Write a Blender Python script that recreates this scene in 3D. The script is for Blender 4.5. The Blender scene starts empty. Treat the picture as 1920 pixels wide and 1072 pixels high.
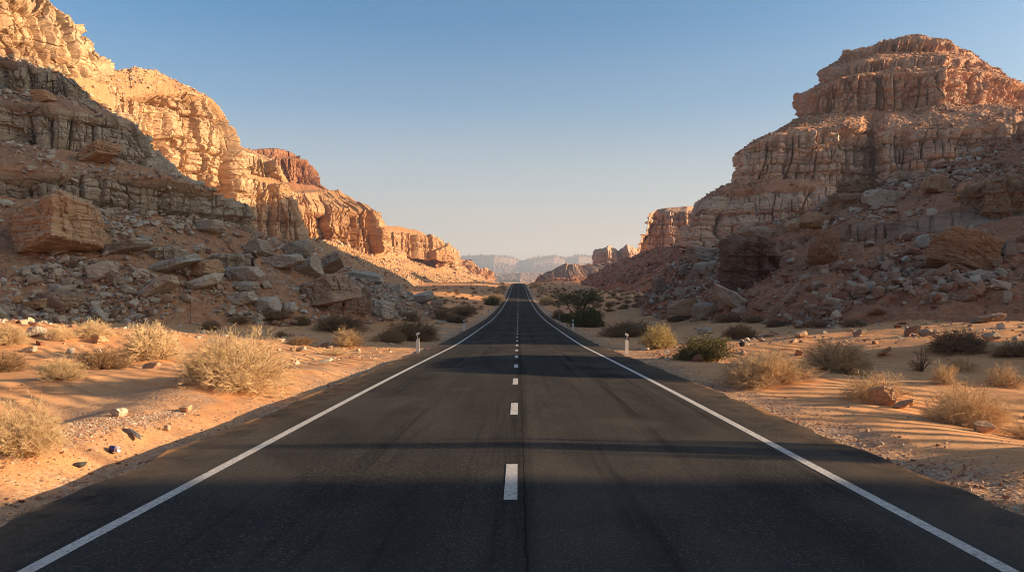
import bpy, bmesh, math, random
import numpy as np
from mathutils.bvhtree import BVHTree
from mathutils import Vector
np.seterr(all='ignore')
PI = math.pi
S = bpy.context.scene
COL = S.collection
RNG = np.random.default_rng(7)

# ---------------------------------------------------------------- camera numbers
F, CX, CY = 1400.0, 972.0, 536.0          # focal length, vanishing point of the road, horizon
def at(px, py, d):                        # a point d metres down the valley, seen at (px, py)
    return np.array([(px-CX)/F*d, d, (CY-py)/F*d])
def ray(px, py):
    return np.array([(px-CX)/F, 1.0, (CY-py)/F])

# ---------------------------------------------------------------- noise (numpy)
def _h(i, j, k, s):
    n = (i.astype(np.int64)*374761393 + j.astype(np.int64)*668265263 + k.astype(np.int64)*2147483647 + int(s)*1274126177) & 0xffffffff
    n = ((n ^ (n >> 13))*1274126177) & 0xffffffff
    n = ((n ^ (n >> 16))*2246822519) & 0xffffffff
    n = n ^ (n >> 15)
    return (n & 0xffffff)/float(0xffffff)
def vnoise(x, y, z, s=0):
    x, y, z = np.broadcast_arrays(np.asarray(x, float), np.asarray(y, float), np.asarray(z, float))
    i, j, k = np.floor(x), np.floor(y), np.floor(z)
    fx, fy, fz = x-i, y-j, z-k
    fx = fx*fx*(3-2*fx); fy = fy*fy*(3-2*fy); fz = fz*fz*(3-2*fz)
    def c(a, b, d): return _h(i+a, j+b, k+d, s)
    r = ((c(0,0,0)*(1-fx)+c(1,0,0)*fx)*(1-fy) + (c(0,1,0)*(1-fx)+c(1,1,0)*fx)*fy)*(1-fz) + \
        ((c(0,0,1)*(1-fx)+c(1,0,1)*fx)*(1-fy) + (c(0,1,1)*(1-fx)+c(1,1,1)*fx)*fy)*fz
    return r*2-1
def fbm(x, y, z=0.0, o=4, s=0, g=0.5):
    r = 0; a = 1.0; t = 0; f = 1.0
    for q in range(o):
        r = r + a*vnoise(x*f+q*17.3, y*f-q*9.1, z*f+q*5.7, s+q); t += a; a *= g; f *= 2.03
    return r/t
def h1(i, s):
    i = np.asarray(i); return _h(np.floor(i), np.zeros_like(i), np.zeros_like(i), s)
def h2(i, j, s):
    i, j = np.broadcast_arrays(np.asarray(i, float), np.asarray(j, float)); return _h(i, j, np.zeros_like(i), s)
def sstep(a, b, x):
    t = np.clip((x-a)/(b-a), 0, 1); return t*t*(3-2*t)

# ---------------------------------------------------------------- meshes and objects
def mk_mesh(name, V, Fc, smooth=False, attrs=None):
    V = np.ascontiguousarray(V, dtype=np.float32); Fc = np.ascontiguousarray(Fc, dtype=np.int32)
    me = bpy.data.meshes.new(name); n = Fc.shape[1]
    me.vertices.add(len(V)); me.vertices.foreach_set('co', V.ravel())
    me.loops.add(Fc.size); me.loops.foreach_set('vertex_index', Fc.ravel())
    me.polygons.add(len(Fc))
    me.polygons.foreach_set('loop_start', np.arange(0, Fc.size, n, dtype=np.int32))
    me.polygons.foreach_set('loop_total', np.full(len(Fc), n, dtype=np.int32))
    me.polygons.foreach_set('use_smooth', np.full(len(Fc), bool(smooth)))
    for k, a in (attrs or {}).items():
        at_ = me.attributes.new(k, 'FLOAT', 'POINT'); at_.data.foreach_set('value', np.ascontiguousarray(a, dtype=np.float32).ravel())
    me.update(calc_edges=True); me.validate()
    return me
def tag(o, label=None, cat=None, group=None, kind=None):
    if label: o['label'] = label
    if cat: o['category'] = cat
    if group: o['group'] = group
    if kind: o['kind'] = kind
    return o
def obj(name, me, mat=None, parent=None):
    o = bpy.data.objects.new(name, me); COL.objects.link(o)
    if mat is not None and len(me.materials) == 0: me.materials.append(mat)
    if parent is not None: o.parent = parent
    return o
def empty(name, loc=(0,0,0), rz=0.0):
    o = bpy.data.objects.new(name, None); COL.objects.link(o)
    o.location = loc; o.rotation_euler = (0, 0, rz); o.empty_display_size = .2
    return o
def copy_thing(o):
    c = o.copy(); COL.objects.link(c)
    for ch in list(o.children):
        k = ch.copy(); COL.objects.link(k); k.parent = c
        for g in list(ch.children):
            m = g.copy(); COL.objects.link(m); m.parent = k
    return c
def merge(parts):                          # [(V, F)] -> one V, F
    vs, fs, n = [], [], 0
    for v, f in parts:
        vs.append(v); fs.append(np.asarray(f)+n); n += len(v)
    return np.concatenate(vs), np.concatenate(fs)
def grid_faces(nt, ns, flip=False):
    a = np.arange(nt*ns).reshape(nt, ns)
    q = np.stack([a[:-1,:-1], a[:-1,1:], a[1:,1:], a[1:,:-1]], -1).reshape(-1, 4)
    return q[:, ::-1] if flip else q
def boxm(x0, x1, y0, y1, z0, z1):
    v = np.array([(x,y,z) for z in (z0,z1) for y in (y0,y1) for x in (x0,x1)], float)
    f = np.array([(0,2,3,1),(4,5,7,6),(0,1,5,4),(2,6,7,3),(0,4,6,2),(1,3,7,5)])
    return v, f

# ---------------------------------------------------------------- materials
def new_mat(name):
    m = bpy.data.materials.new(name); m.use_nodes = True
    nt = m.node_tree; b = nt.nodes['Principled BSDF']; b.inputs['Specular IOR Level'].default_value = .15
    b.inputs['Roughness'].default_value = .92
    return m, nt, b
class N:
    def __init__(s, nt): s.nt = nt
    def n(s, t, **k):
        x = s.nt.nodes.new(t)
        for a, v in k.items(): setattr(x, a, v)
        return x
    def link(s, a, b): s.nt.links.new(a, b)
    def val(s, node, sock, v):
        if hasattr(v, 'is_output'): s.link(v, node.inputs[sock])
        else: node.inputs[sock].default_value = v
    def math(s, op, a, b=0.0, c=None, clamp=False):
        x = s.n('ShaderNodeMath', operation=op, use_clamp=clamp); s.val(x, 0, a); s.val(x, 1, b)
        if c is not None: s.val(x, 2, c)
        return x.outputs[0]
    def scale(s, v, sc):
        x = s.n('ShaderNodeVectorMath', operation='MULTIPLY'); s.val(x, 0, v); x.inputs[1].default_value = sc
        return x.outputs[0]
    def vadd(s, v, w):
        x = s.n('ShaderNodeVectorMath', operation='ADD'); s.val(x, 0, v); s.val(x, 1, w); return x.outputs[0]
    def noise(s, v, scale, det=4, rough=.55, dist=0.0):
        x = s.n('ShaderNodeTexNoise'); s.link(v, x.inputs['Vector']); x.inputs['Scale'].default_value = scale
        x.inputs['Detail'].default_value = det; x.inputs['Roughness'].default_value = rough; x.inputs['Distortion'].default_value = dist
        return x.outputs['Fac']
    def voro(s, v, scale, feature='F1', out='Distance', rnd=1.0):
        x = s.n('ShaderNodeTexVoronoi', feature=feature); s.link(v, x.inputs['Vector']); x.inputs['Scale'].default_value = scale
        x.inputs['Randomness'].default_value = rnd
        return x.outputs[out]
    def ramp(s, fac, stops):
        x = s.n('ShaderNodeValToRGB'); e = x.color_ramp.elements
        while len(e) < len(stops): e.new(.5)
        for q, (p, c) in zip(e, stops): q.position = p; q.color = (*c, 1) if not isinstance(c, (int, float)) else (c, c, c, 1)
        s.link(fac, x.inputs[0]); return x.outputs[0]
    def map(s, v, a, b, c=0.0, d=1.0):
        x = s.n('ShaderNodeMapRange'); s.link(v, x.inputs[0]); x.inputs[1].default_value = a; x.inputs[2].default_value = b
        x.inputs[3].default_value = c; x.inputs[4].default_value = d; return x.outputs[0]
    def mix(s, fac, a, b, mode='MIX'):
        x = s.n('ShaderNodeMix', data_type='RGBA', blend_type=mode)
        s.val(x, 0, fac)
        for q, v in ((6, a), (7, b)):
            if hasattr(v, 'is_output'): s.link(v, x.inputs[q])
            else: x.inputs[q].default_value = (*v, 1)
        return x.outputs[2]
    def bump(s, h, strength, dist, nrm=None):
        x = s.n('ShaderNodeBump'); s.link(h, x.inputs['Height']); x.inputs['Strength'].default_value = strength; x.inputs['Distance'].default_value = dist
        if nrm is not None: s.link(nrm, x.inputs['Normal'])
        return x.outputs[0]
    def attr(s, name):
        x = s.n('ShaderNodeAttribute'); x.attribute_name = name; return x.outputs['Fac']

def rock_mat(name, light, mid, dark, soil, k=1.0, world=True, bumpk=1.0, upper=None):
    """layered sandstone: beds of two colours, desert varnish in streaks, cracks; soil where the surface is scree.
       k: size of the pattern in metres"""
    m, nt, b = new_mat(name); g = N(nt)
    if world:
        pos = g.n('ShaderNodeNewGeometry').outputs['Position']
        rnd = None
    else:
        tc = g.n('ShaderNodeTexCoord'); oi = g.n('ShaderNodeObjectInfo')
        off = g.n('ShaderNodeCombineXYZ')
        for q, kk in ((0, 37.0), (1, 91.0), (2, 53.0)): g.link(g.math('MULTIPLY', oi.outputs['Random'], kk), off.inputs[q])
        pos = g.vadd(tc.outputs['Object'], off.outputs[0]); rnd = oi.outputs['Random']
    w = g.noise(pos, .08/k, 3)
    bedv = g.scale(pos, (.06/k, .06/k, .85/k))
    bed = g.noise(bedv, 1.0, 5, .6, .35)
    fine = g.noise(g.scale(pos, (.25/k, .25/k, 3.2/k)), 1.0, 4, .6, .3)
    c = g.mix(g.map(bed, .36, .62), mid, light)
    c = g.mix(g.math('MULTIPLY', g.map(fine, .45, .7), .45), c, dark)
    c = g.mix(g.math('MULTIPLY', g.map(w, .42, .68), .55), c, mid)
    if upper:                                  # the beds above this height are of the redder sandstone
        sp = g.n('ShaderNodeSeparateXYZ'); g.link(pos, sp.inputs[0])
        zz = g.math('ADD', sp.outputs[2], g.math('MULTIPLY', g.math('SUBTRACT', w, .5), 8.0))
        c = g.mix(g.math('MULTIPLY', g.map(zz, upper[0], upper[1]), .7, clamp=True), c, upper[2])
    st = g.noise(g.scale(pos, (.55/k, .55/k, .05/k)), 1.0, 5, .6)
    c = g.mix(g.math('MULTIPLY', g.map(st, .52, .72), .65), c, dark)
    bl = g.voro(g.scale(pos, (.5/k, .5/k, .34/k)), 1.0, 'F1', 'Color')
    sx = g.n('ShaderNodeSeparateColor'); g.link(bl, sx.inputs[0])
    c = g.mix(g.math('MULTIPLY', sx.outputs[0], .35), c, light)
    ti = g.attr('tint')
    tv = g.math('ADD', g.math('MULTIPLY', g.math('SUBTRACT', ti, .5), .5), 1.0)
    if rnd is not None: tv = g.math('ADD', tv, g.math('MULTIPLY', g.math('SUBTRACT', rnd, .5), .35))
    hs = g.n('ShaderNodeHueSaturation'); g.link(c, hs.inputs['Color']); g.link(tv, hs.inputs['Value']); c = hs.outputs[0]
    ta = g.attr('talus')
    grit = g.noise(pos, 1.4, 6, .7)
    spk = g.voro(pos, 2.6, 'F1', 'Distance')
    soilc = g.mix(g.map(grit, .35, .7), tuple(q*1.25 for q in soil), tuple(q*.8 for q in soil))
    soilc = g.mix(g.math('MULTIPLY', g.map(spk, .34, .16), .55), soilc, light)
    c = g.mix(g.math('MULTIPLY', ta, .92, clamp=True), c, soilc)
    g.link(c, b.inputs['Base Color'])
    ck = g.voro(g.scale(pos, (.42/k, .42/k, .62/k)), 1.0, 'DISTANCE_TO_EDGE', 'Distance')
    nta = g.math('SUBTRACT', 1.0, ta, clamp=True)
    hgt = g.math('MULTIPLY', g.math('ADD', g.math('MULTIPLY', g.map(ck, 0, .05), .5), g.math('MULTIPLY', fine, .7)), nta)
    hgt = g.math('ADD', hgt, g.math('MULTIPLY', g.noise(pos, 1.5/k, 8, .65), .9))
    g.link(g.bump(hgt, .75*bumpk, .35*k), b.inputs['Normal'])
    return m
# ================================================================ road profile and ground height
_PY = np.array([-60,-20,0,5.2,7,15,20,28.8,42.8,64,101,147,185,252,380,500,576,640,760,1000,1600,3000,6000,14000.])
_PZ = np.array([-1.55,-1.72,-1.86,-1.965,-2.02,-2.27,-2.44,-2.76,-3.26,-3.75,-4.45,-4.79,-4.6,-4.05,-1.14,1.2,1.93,1.6,.2,1.0,5,14,32,60.])
_m = np.gradient(_PZ, _PY)
_dl = np.diff(_PZ)/np.diff(_PY)
_m[1:-1] = np.where(_dl[:-1]*_dl[1:] > 0, 2*_dl[:-1]*_dl[1:]/(_dl[:-1]+_dl[1:]), 0)
def zr(y):
    y = np.clip(np.asarray(y, float), _PY[0], _PY[-1]); i = np.clip(np.searchsorted(_PY, y)-1, 0, len(_PY)-2)
    h = _PY[i+1]-_PY[i]; t = (y-_PY[i])/h
    return ((1+2*t)*(1-t)**2)*_PZ[i] + t*(1-t)**2*h*_m[i] + t*t*(3-2*t)*_PZ[i+1] + t*t*(t-1)*h*_m[i+1]
RW = 4.58                                  # half width of the asphalt
def zroad(x, y): return zr(y) - .018*np.abs(x)
def ground(x, y):
    x = np.asarray(x, float); y = np.asarray(y, float); ax = np.abs(x); r = zr(y)
    e = ax-RW
    base = r - .10 - .16*sstep(-.35, .5, e)
    lf = (x < 0)
    ditch = np.where(lf, -.16, -.05)*np.exp(-((e-.75)/.55)**2)*sstep(34, 12, y)
    rise = (.18+1.15*sstep(4, 42, y)+.9*sstep(60, 140, y)*sstep(420, 250, y))*sstep(.6, 22, e)
    berm = np.where(lf, .30, .12)*np.exp(-((e-2.6-.7*vnoise(y/5., 0, 3, 5))/1.1)**2)*sstep(40, 12, y)
    d1 = fbm(x/9+3, y/7, 0, 3, 11)*.55 + fbm(x/3., y/2.6, 1, 3, 12)*.16
    d1 = d1*sstep(.8, 5, e)*sstep(600, 200, y)
    d2 = fbm(x/60, y/60, 2, 3, 13)*2.0*sstep(15, 80, e)*sstep(120, 400, y)
    micro = fbm(x/.55, y/.55, 0, 3, 14)*.028*sstep(-.1, .8, e)
    verge = vnoise(x/.35, y/.35, 0, 15)*.03*sstep(-.3, .2, e)*sstep(2.0, .6, e)
    return base + ditch + rise + berm + d1 + d2 + micro + verge
def on_ground(px, py, dmax=900):
    r = ray(px, py); d = np.geomspace(3.5, dmax, 4000)
    z = r[2]*d - ground(r[0]*d, d)
    i = np.argmax(z < 0)
    if z[i] >= 0: i = len(d)-1
    return np.array([r[0]*d[i], d[i], float(ground(np.array([r[0]*d[i]]), np.array([d[i]]))[0])])

# ================================================================ rock faces
def blocks(u, z, lay, asp, amp, crack, s, dip=0.0):
    """beds of random thickness cut by joints into blocks, every block standing out by its own amount and tilted a little"""
    zz = z + dip*u + lay*.28*fbm(u/(lay*9), z/(lay*12), 0, 3, s+1)
    uu = u + lay*.35*fbm(u/(lay*3.5), z/(lay*3), 1, 3, s+2)
    rg = np.random.default_rng(s)
    th = lay*np.exp(rg.normal(0, .45, 900)); eb = np.cumsum(th) - th.sum()*.5
    L = np.clip(np.searchsorted(eb, zz), 1, len(eb)-1); z0 = eb[L-1]; tk = eb[L]-z0; fz = (zz-z0)/tk
    w = np.maximum(tk, lay*.6)*asp*(.6+1.1*h1(L, s+3)); cu = uu/w + h1(L, s+4)*53
    k0 = np.floor(cu); best = np.full(u.shape, 9.); sec = np.full(u.shape, 9.); bid = k0.copy(); bp = k0.copy()
    for q in (-1, 0, 1):
        k = k0+q; p = k+.12+.76*h2(k, L, s+5); dd = np.abs(cu-p)
        n = dd < best
        sec = np.where(n, best, np.minimum(sec, dd)); bid = np.where(n, k, bid); bp = np.where(n, p, bp); best = np.where(n, dd, best)
    hb = h2(bid, L, s+6)
    off = (h1(L, s+7)-.5)*.8 + (hb-.5)*1.15 + (h2(bid, L, s+8)-.5)*1.1*(cu-bp) + (h2(bid, L, s+9)-.5)*.7*(fz-.5)
    ed = (sec-best)*w; ez = np.minimum(fz, 1-fz)*tk
    cw = lay*.085
    open_ = h2(bid, L, s+10)
    ck = np.exp(-(ed/cw)**2)*(.35+.65*open_) + .6*np.exp(-(ez/(cw*.8))**2)*(.3+.7*h1(L, s+11))
    rnd = -.35*np.exp(-ed/(lay*.22))-.3*np.exp(-ez/(lay*.18))
    return amp*(off+rnd) - crack*ck
def facets(u, z, size, amp, s):
    a, b = u/size, z/(size*1.5); i0, j0 = np.floor(a), np.floor(b)
    best = np.full(u.shape, 99.); val = np.zeros(u.shape)
    for p in (-1, 0, 1):
        for q in (-1, 0, 1):
            i, j = i0+p, j0+q; cx, cy = i+h2(i, j, s), j+h2(i, j, s+1)
            d = (a-cx)**2+(b-cy)**2; n = d < best
            v = (h2(i, j, s+2)-.5)+(h2(i, j, s+3)-.5)*1.6*(a-cx)+(h2(i, j, s+4)-.5)*1.3*(b-cy)
            val = np.where(n, v, val); best = np.where(n, d, best)
    return amp*val
def pillars(u, z, w, amp, s):
    """upright joints: columns of rock standing out by different amounts with open cracks between them"""
    uu = u + w*.5*fbm(u/(w*3), z/(w*2.2), 0, 3, s+1); cu = uu/w; k0 = np.floor(cu)
    zb = np.floor(z/(w*2.2)+.8*vnoise(u/(w*2), 0, 0, s+6))
    best = np.full(u.shape, 9.); sec = best.copy(); bid = k0.copy(); bp = k0.copy()
    for q in (-1, 0, 1):
        k = k0+q; p = k+.1+.8*h1(k, s); dd = np.abs(cu-p); n = dd < best
        sec = np.where(n, best, np.minimum(sec, dd)); bid = np.where(n, k, bid); bp = np.where(n, p, bp); best = np.where(n, dd, best)
    off = (h1(bid, s+2)-.5)*2.0 + (h2(bid, zb, s+3)-.5)*.9 + (h1(bid, s+4)-.5)*2.2*(cu-bp)
    e = (sec-best)*w
    return amp*off - amp*1.5*np.exp(-(e/(w*.055))**2)*(.25+.75*h2(bid, zb, s+5))
PATCH = {}
def loft(name, rows, types, mat, lay=4.0, amp=1.0, step=1.5, seed=1, butt=3.0, bsize=22., dip=0.0, scree=.5, rim=1.0, flip=False, label=None, cat='cliff',
         kind='structure', world=False, smooth_n=9, vstep=None, far=6.0, asp=1.5, pil=1.0, blk=1.0, wav=0.0, place=True):
    """a rock mass lofted through rows of points from its foot to its top; between rows it is cliff 'c', scree 't' or top 'p'"""
    R = [np.array([p if world else at(*p) for p in r], float) for r in rows]
    def pix(p):
        y = np.maximum(p[:, 1], 3.0); return np.stack([CX+F*p[:, 0]/y, CY-F*p[:, 2]/y], -1)
    PX = [pix(r) for r in R]
    ns = len(R[0])
    cols = []
    for j in range(ns-1):
        dpx = max(np.hypot(*(q[j+1]-q[j])) for q in PX); dw = max(np.linalg.norm(r[j+1]-r[j]) for r in R)
        out = all((q[j][0] < -40 and q[j+1][0] < -40) or (q[j][0] > 1960 and q[j+1][0] > 1960) for q in PX)
        n = max(2, int(dw/far), int(min(dpx, 900)/(step*(5 if out else 1)))); cols.append(min(n, 420))
    def alongs(r):
        return np.concatenate([r[j] + (r[j+1]-r[j])*np.linspace(0, 1, cols[j], endpoint=False)[:, None] for j in range(ns-1)] + [r[-1:]])
    A = [alongs(r) for r in R]
    if wav:                                    # no ledge runs dead level: every row but the foot and the top rises, dips and steps back a little
        for i in range(1, len(A)-1):
            s_ = np.concatenate([[0], np.cumsum(np.linalg.norm(np.diff(A[i], axis=0)[:, :2], axis=1))]) + seed*31.
            up = fbm(s_/(bsize*1.3), s_*0+i*7.7, 0, 4, seed+70+i//2)*wav*1.6 + (h1(np.floor(s_/(bsize*.8)+.6*vnoise(s_/bsize, 0, i, seed+72)), seed+73+i//2)-.5)*wav
            A[i][:, 2] += np.where(np.arange(len(s_)) >= 0, up, 0)*(.6 if i >= len(A)-3 else 1.0)
    ker = max(3, int(3.0*len(A[0])/ns/6)); 
    def sm(a, k):
        k = int(k)//2*2+1
        if k < 3: return a
        p = np.concatenate([np.repeat(a[:1], k//2, 0), a, np.repeat(a[-1:], k//2, 0)])
        c = np.cumsum(np.concatenate([np.zeros_like(p[:1]), p]), 0)
        return (c[k:]-c[:-k])/k
    P, W = [], []
    for i in range(len(A)-1):
        dm = np.median(np.hypot(*(pix(A[i+1])-pix(A[i])).T)); dw = np.median(np.linalg.norm(A[i+1]-A[i], axis=1))
        n = int(np.clip(max(3, dm/(vstep or step), dw/far), 3, 320))
        t = np.linspace(0, 1, n, endpoint=(i == len(A)-2))
        for q in t: P.append(A[i]*(1-q)+A[i+1]*q); W.append({'c': 1., 't': 0., 'p': .12}[types[i]])
    P = np.array(P); W = np.array(W); nt, nn = P.shape[:2]
    W = np.convolve(np.pad(W, 1, mode='edge'), [.25, .5, .25], 'valid')[:, None]*np.ones((1, nn))
    mid = P[nt//3]; u = np.concatenate([[0], np.cumsum(np.linalg.norm(np.diff(mid, axis=0)[:, :2], axis=1))])[None, :]*np.ones((nt, 1)) + seed*137.
    z = P[..., 2]
    Q = P.copy()
    for ax in (0, 1):
        for q in range(2):
            Q = np.moveaxis(sm(np.moveaxis(Q, ax, 0), min(smooth_n*3 if ax else smooth_n, Q.shape[ax]//4)), 0, ax)
    du = np.gradient(Q, axis=1); dv = np.gradient(Q, axis=0)
    n = np.cross(du, dv); n /= np.linalg.norm(n, axis=2, keepdims=True)+1e-9
    if flip: n = -n
    x, y = P[..., 0], P[..., 1]
    br = fbm(u/bsize, z/(bsize*5), 0, 3, seed+40)
    rd = 1-2*np.abs(fbm(u/(bsize*.62), z/(bsize*6), 3, 2, seed+41))
    face = butt*(br*1.1) - butt*.55*np.clip(rd-.62, 0, 1)/.38 + facets(u, z, lay*1.9, amp*.95, seed+42) + facets(u, z, lay*.7, amp*.32, seed+48)
    face = face + pillars(u, z, bsize*.55, amp*pil, seed+31) + pillars(u, z, bsize*.2, amp*pil*.35, seed+35)
    face = face + blk*blocks(u, z, lay, asp, amp, amp*1.1, seed+60, dip) + blocks(u, z, lay*.36, asp*1.1, amp*.36, amp*.42, seed+80, dip) + blocks(u, z, lay*.13, asp*1.2, amp*.13, amp*.1, seed+100, dip)
    face = face + fbm(x/(lay*.3), y/(lay*.3), z/(lay*.3), 3, seed+44)*amp*.12
    face = face*(1-.8*sstep(.45, .9, np.abs(n[..., 2])))
    sl = scree*(fbm(x/9, y/9, z/9, 4, seed+45)*1.6 + facets(u, z, 2.2, .16, seed+46)*sstep(.1, .5, fbm(x/14, y/14, z/5, 2, seed+49)) + fbm(x/.8, y/.8, z/.8, 3, seed+47)*.35)
    taper = np.ones((nt, 1))
    D = W*face + (1-W)*sl
    P = P + n*(D*taper)[..., None]
    dz = (h2(np.floor(u/(lay*.9)+fbm(u/lay, z*0, 0, 2, seed+50)), np.zeros_like(u), seed+51)-.5)*lay*.5*rim + (h2(np.floor(u/(lay*.33)), np.zeros_like(u), seed+52)-.5)*lay*.22*rim
    wr = sstep(.55, 1.0, np.linspace(0, 1, nt))[:, None]
    P[..., 2] += dz*wr*np.clip(W*1.0+.25, 0, 1)
    tal = np.clip(1-W, 0, 1)*(np.ones((nt, nn)))
    tal = np.clip(tal + (W > .5)*0, 0, 1)
    tint = np.clip(.5+.5*fbm(x/25, y/25, z/6, 3, seed+53), 0, 1)
    V = P.reshape(-1, 3); Fc = grid_faces(nt, nn, flip)
    me = mk_mesh(name, V, Fc, False, {'talus': tal, 'tint': tint})
    o = obj(name, me, mat); tag(o, label, cat, None, kind)
    if place: PATCH[o.name] = (o, P, n, W)
    return o
# ================================================================ materials of the land
M = {}
M['cliff_gold'] = rock_mat('golden_sandstone', (.60,.41,.24), (.47,.265,.135), (.21,.115,.06), (.42,.22,.10), 3.0)
M['cliff_butte'] = rock_mat('butte_sandstone', (.66,.46,.31), (.56,.34,.21), (.25,.12,.075), (.48,.22,.115), 3.2, upper=(60., 70., (.44,.19,.10)))
M['ledge'] = rock_mat('orange_ledge_rock', (.44,.28,.16), (.36,.19,.10), (.18,.09,.05), (.3,.14,.07), .7)
M['crag'] = rock_mat('dark_red_crag_rock', (.27,.15,.10), (.21,.105,.065), (.11,.055,.035), (.3,.14,.07), .6)
M['cliff_orange'] = rock_mat('orange_sandstone', (.52,.315,.165), (.41,.195,.09), (.19,.08,.04), (.42,.2,.09), 3.0)
M['mesa_red'] = rock_mat('dark_red_mesa_rock', (.36,.17,.095), (.28,.105,.055), (.13,.05,.03), (.32,.14,.07), 3.2)
M['mesa_pink'] = rock_mat('pink_mesa_rock', (.55,.37,.26), (.46,.28,.19), (.26,.14,.095), (.42,.22,.13), 4.0)
M['cliff_red'] = rock_mat('red_sandstone', (.46,.27,.16), (.38,.165,.085), (.2,.085,.05), (.34,.15,.075), 3.2)
M['cliff_grey'] = rock_mat('grey_buff_sandstone', (.50,.38,.265), (.42,.285,.18), (.20,.125,.08), (.42,.19,.09), 1.3)
M['cliff_rust'] = rock_mat('rusty_sandstone', (.46,.29,.18), (.36,.17,.10), (.15,.065,.042), (.41,.165,.08), 1.5)
M['cliff_far'] = rock_mat('far_sandstone', (.36,.22,.15), (.27,.15,.11), (.17,.1,.08), (.27,.16,.11), 14.0)

# ================================================================ the ground: one sheet from behind the camera to the horizon
def make_ground():
    yn = np.concatenate([np.linspace(-60, 3, 40, endpoint=False), 3*np.exp(np.linspace(0, np.log(60/3), 470, endpoint=False)), 60*np.exp(np.linspace(0, np.log(14000/60), 330))])
    sx = np.linspace(-1, 1, 641); a = 7.6
    xs = np.sinh(sx*a)/np.sinh(a)*7000
    # finer around the road and the sandy verges
    core = np.concatenate([np.arange(-24, -5.4, .085), np.arange(-5.4, -4.2, .06), np.linspace(-4.2, 4.2, 9), np.arange(4.26, 5.4, .06), np.arange(5.4, 24, .085)])
    xs = np.unique(np.concatenate([xs[np.abs(xs) > 24.2], core]))
    X, Y = np.meshgrid(xs, yn)
    Z = ground(X, Y)
    e = np.abs(X)-RW
    gm = sstep(1.9, .35, e+.9*fbm(X/1.3, Y/1.3, 0, 3, 21)) + .75*sstep(.18, .4, fbm(X/4+9, Y/2.2, 0, 3, 22))*sstep(7, 3, e)*(X < 0)
    gm = np.clip(gm, 0, 1)
    V = np.stack([X, Y, Z], -1).reshape(-1, 3)
    me = mk_mesh('ground', V, grid_faces(len(yn), len(xs)), True, {'gravel': gm})
    m, nt, b = new_mat('desert_sand'); g = N(nt)
    pos = g.n('ShaderNodeNewGeometry').outputs['Position']
    n1 = g.noise(pos, .35, 4); n2 = g.noise(pos, 9.0, 5, .65); n3 = g.noise(pos, .02, 4, .6)
    sand = g.mix(g.map(n1, .35, .65), (.64,.295,.12), (.70,.365,.165))
    sand = g.mix(g.math('MULTIPLY', g.map(n2, .45, .75), .4), sand, (.47,.185,.065))
    sand = g.mix(g.math('MULTIPLY', g.map(n3, .42, .62), .5), sand, (.50,.215,.09))
    pv = g.voro(pos, 16.0, 'F1', 'Color'); sp = g.n('ShaderNodeSeparateColor'); g.link(pv, sp.inputs[0])
    grav = g.ramp(sp.outputs[0], [(0, (.16,.105,.075)), (.35, (.30,.205,.14)), (.7, (.40,.29,.2)), (1, (.52,.42,.32))])
    ga = g.attr('gravel')
    gn = g.math('MULTIPLY', ga, g.map(g.noise(pos, 3.5, 5, .7), .3, .55), clamp=True)
    col = g.mix(g.math('MULTIPLY', gn, .8), sand, grav)
    # small dark stones scattered thinly
    pd = g.voro(pos, 5.0, 'F1', 'Distance'); pc = g.n('ShaderNodeSeparateColor'); g.link(g.voro(pos, 5.0, 'F1', 'Color'), pc.inputs[0])
    spot = g.math('MULTIPLY', g.math('LESS_THAN', pd, .13), g.math('GREATER_THAN', pc.outputs[1], .72))
    col = g.mix(g.math('MULTIPLY', spot, .7), col, (.17,.10,.07))
    g.link(col, b.inputs['Base Color'])
    wv = g.n('ShaderNodeTexWave', wave_type='BANDS', bands_direction='DIAGONAL'); wv.inputs['Scale'].default_value = .62; wv.inputs['Distortion'].default_value = 4.0; wv.inputs['Detail'].default_value = 2.0; wv.inputs['Detail Scale'].default_value = .8
    g.link(g.scale(pos, (1.0, 1.25, .3)), wv.inputs['Vector'])
    rip = g.math('MULTIPLY', wv.outputs['Fac'], g.math('MULTIPLY', g.map(g.noise(pos, .18, 3), .42, .55), g.math('SUBTRACT', 1.0, ga)))
    foot = g.voro(g.scale(pos, (1.4, 2.0, 1.0)), 2.2, 'SMOOTH_F1', 'Distance')
    hh = g.math('ADD', g.math('MULTIPLY', rip, .35), g.math('MULTIPLY', foot, .35))
    hh = g.math('ADD', hh, g.math('MULTIPLY', n2, .4))
    pe = g.voro(pos, 16.0, 'F1', 'Distance')
    hh = g.math('ADD', hh, g.math('MULTIPLY', g.math('SUBTRACT', 1.0, pe), g.math('MULTIPLY', gn, .8)))
    g.link(g.bump(rip, 1.0, .05, g.bump(hh, .6, .055)), b.inputs['Normal'])
    o = obj('ground', me, m); tag(o, 'orange desert sand plain spreading on both sides of the road', 'ground', None, 'structure')
    return o
make_ground()

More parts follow.
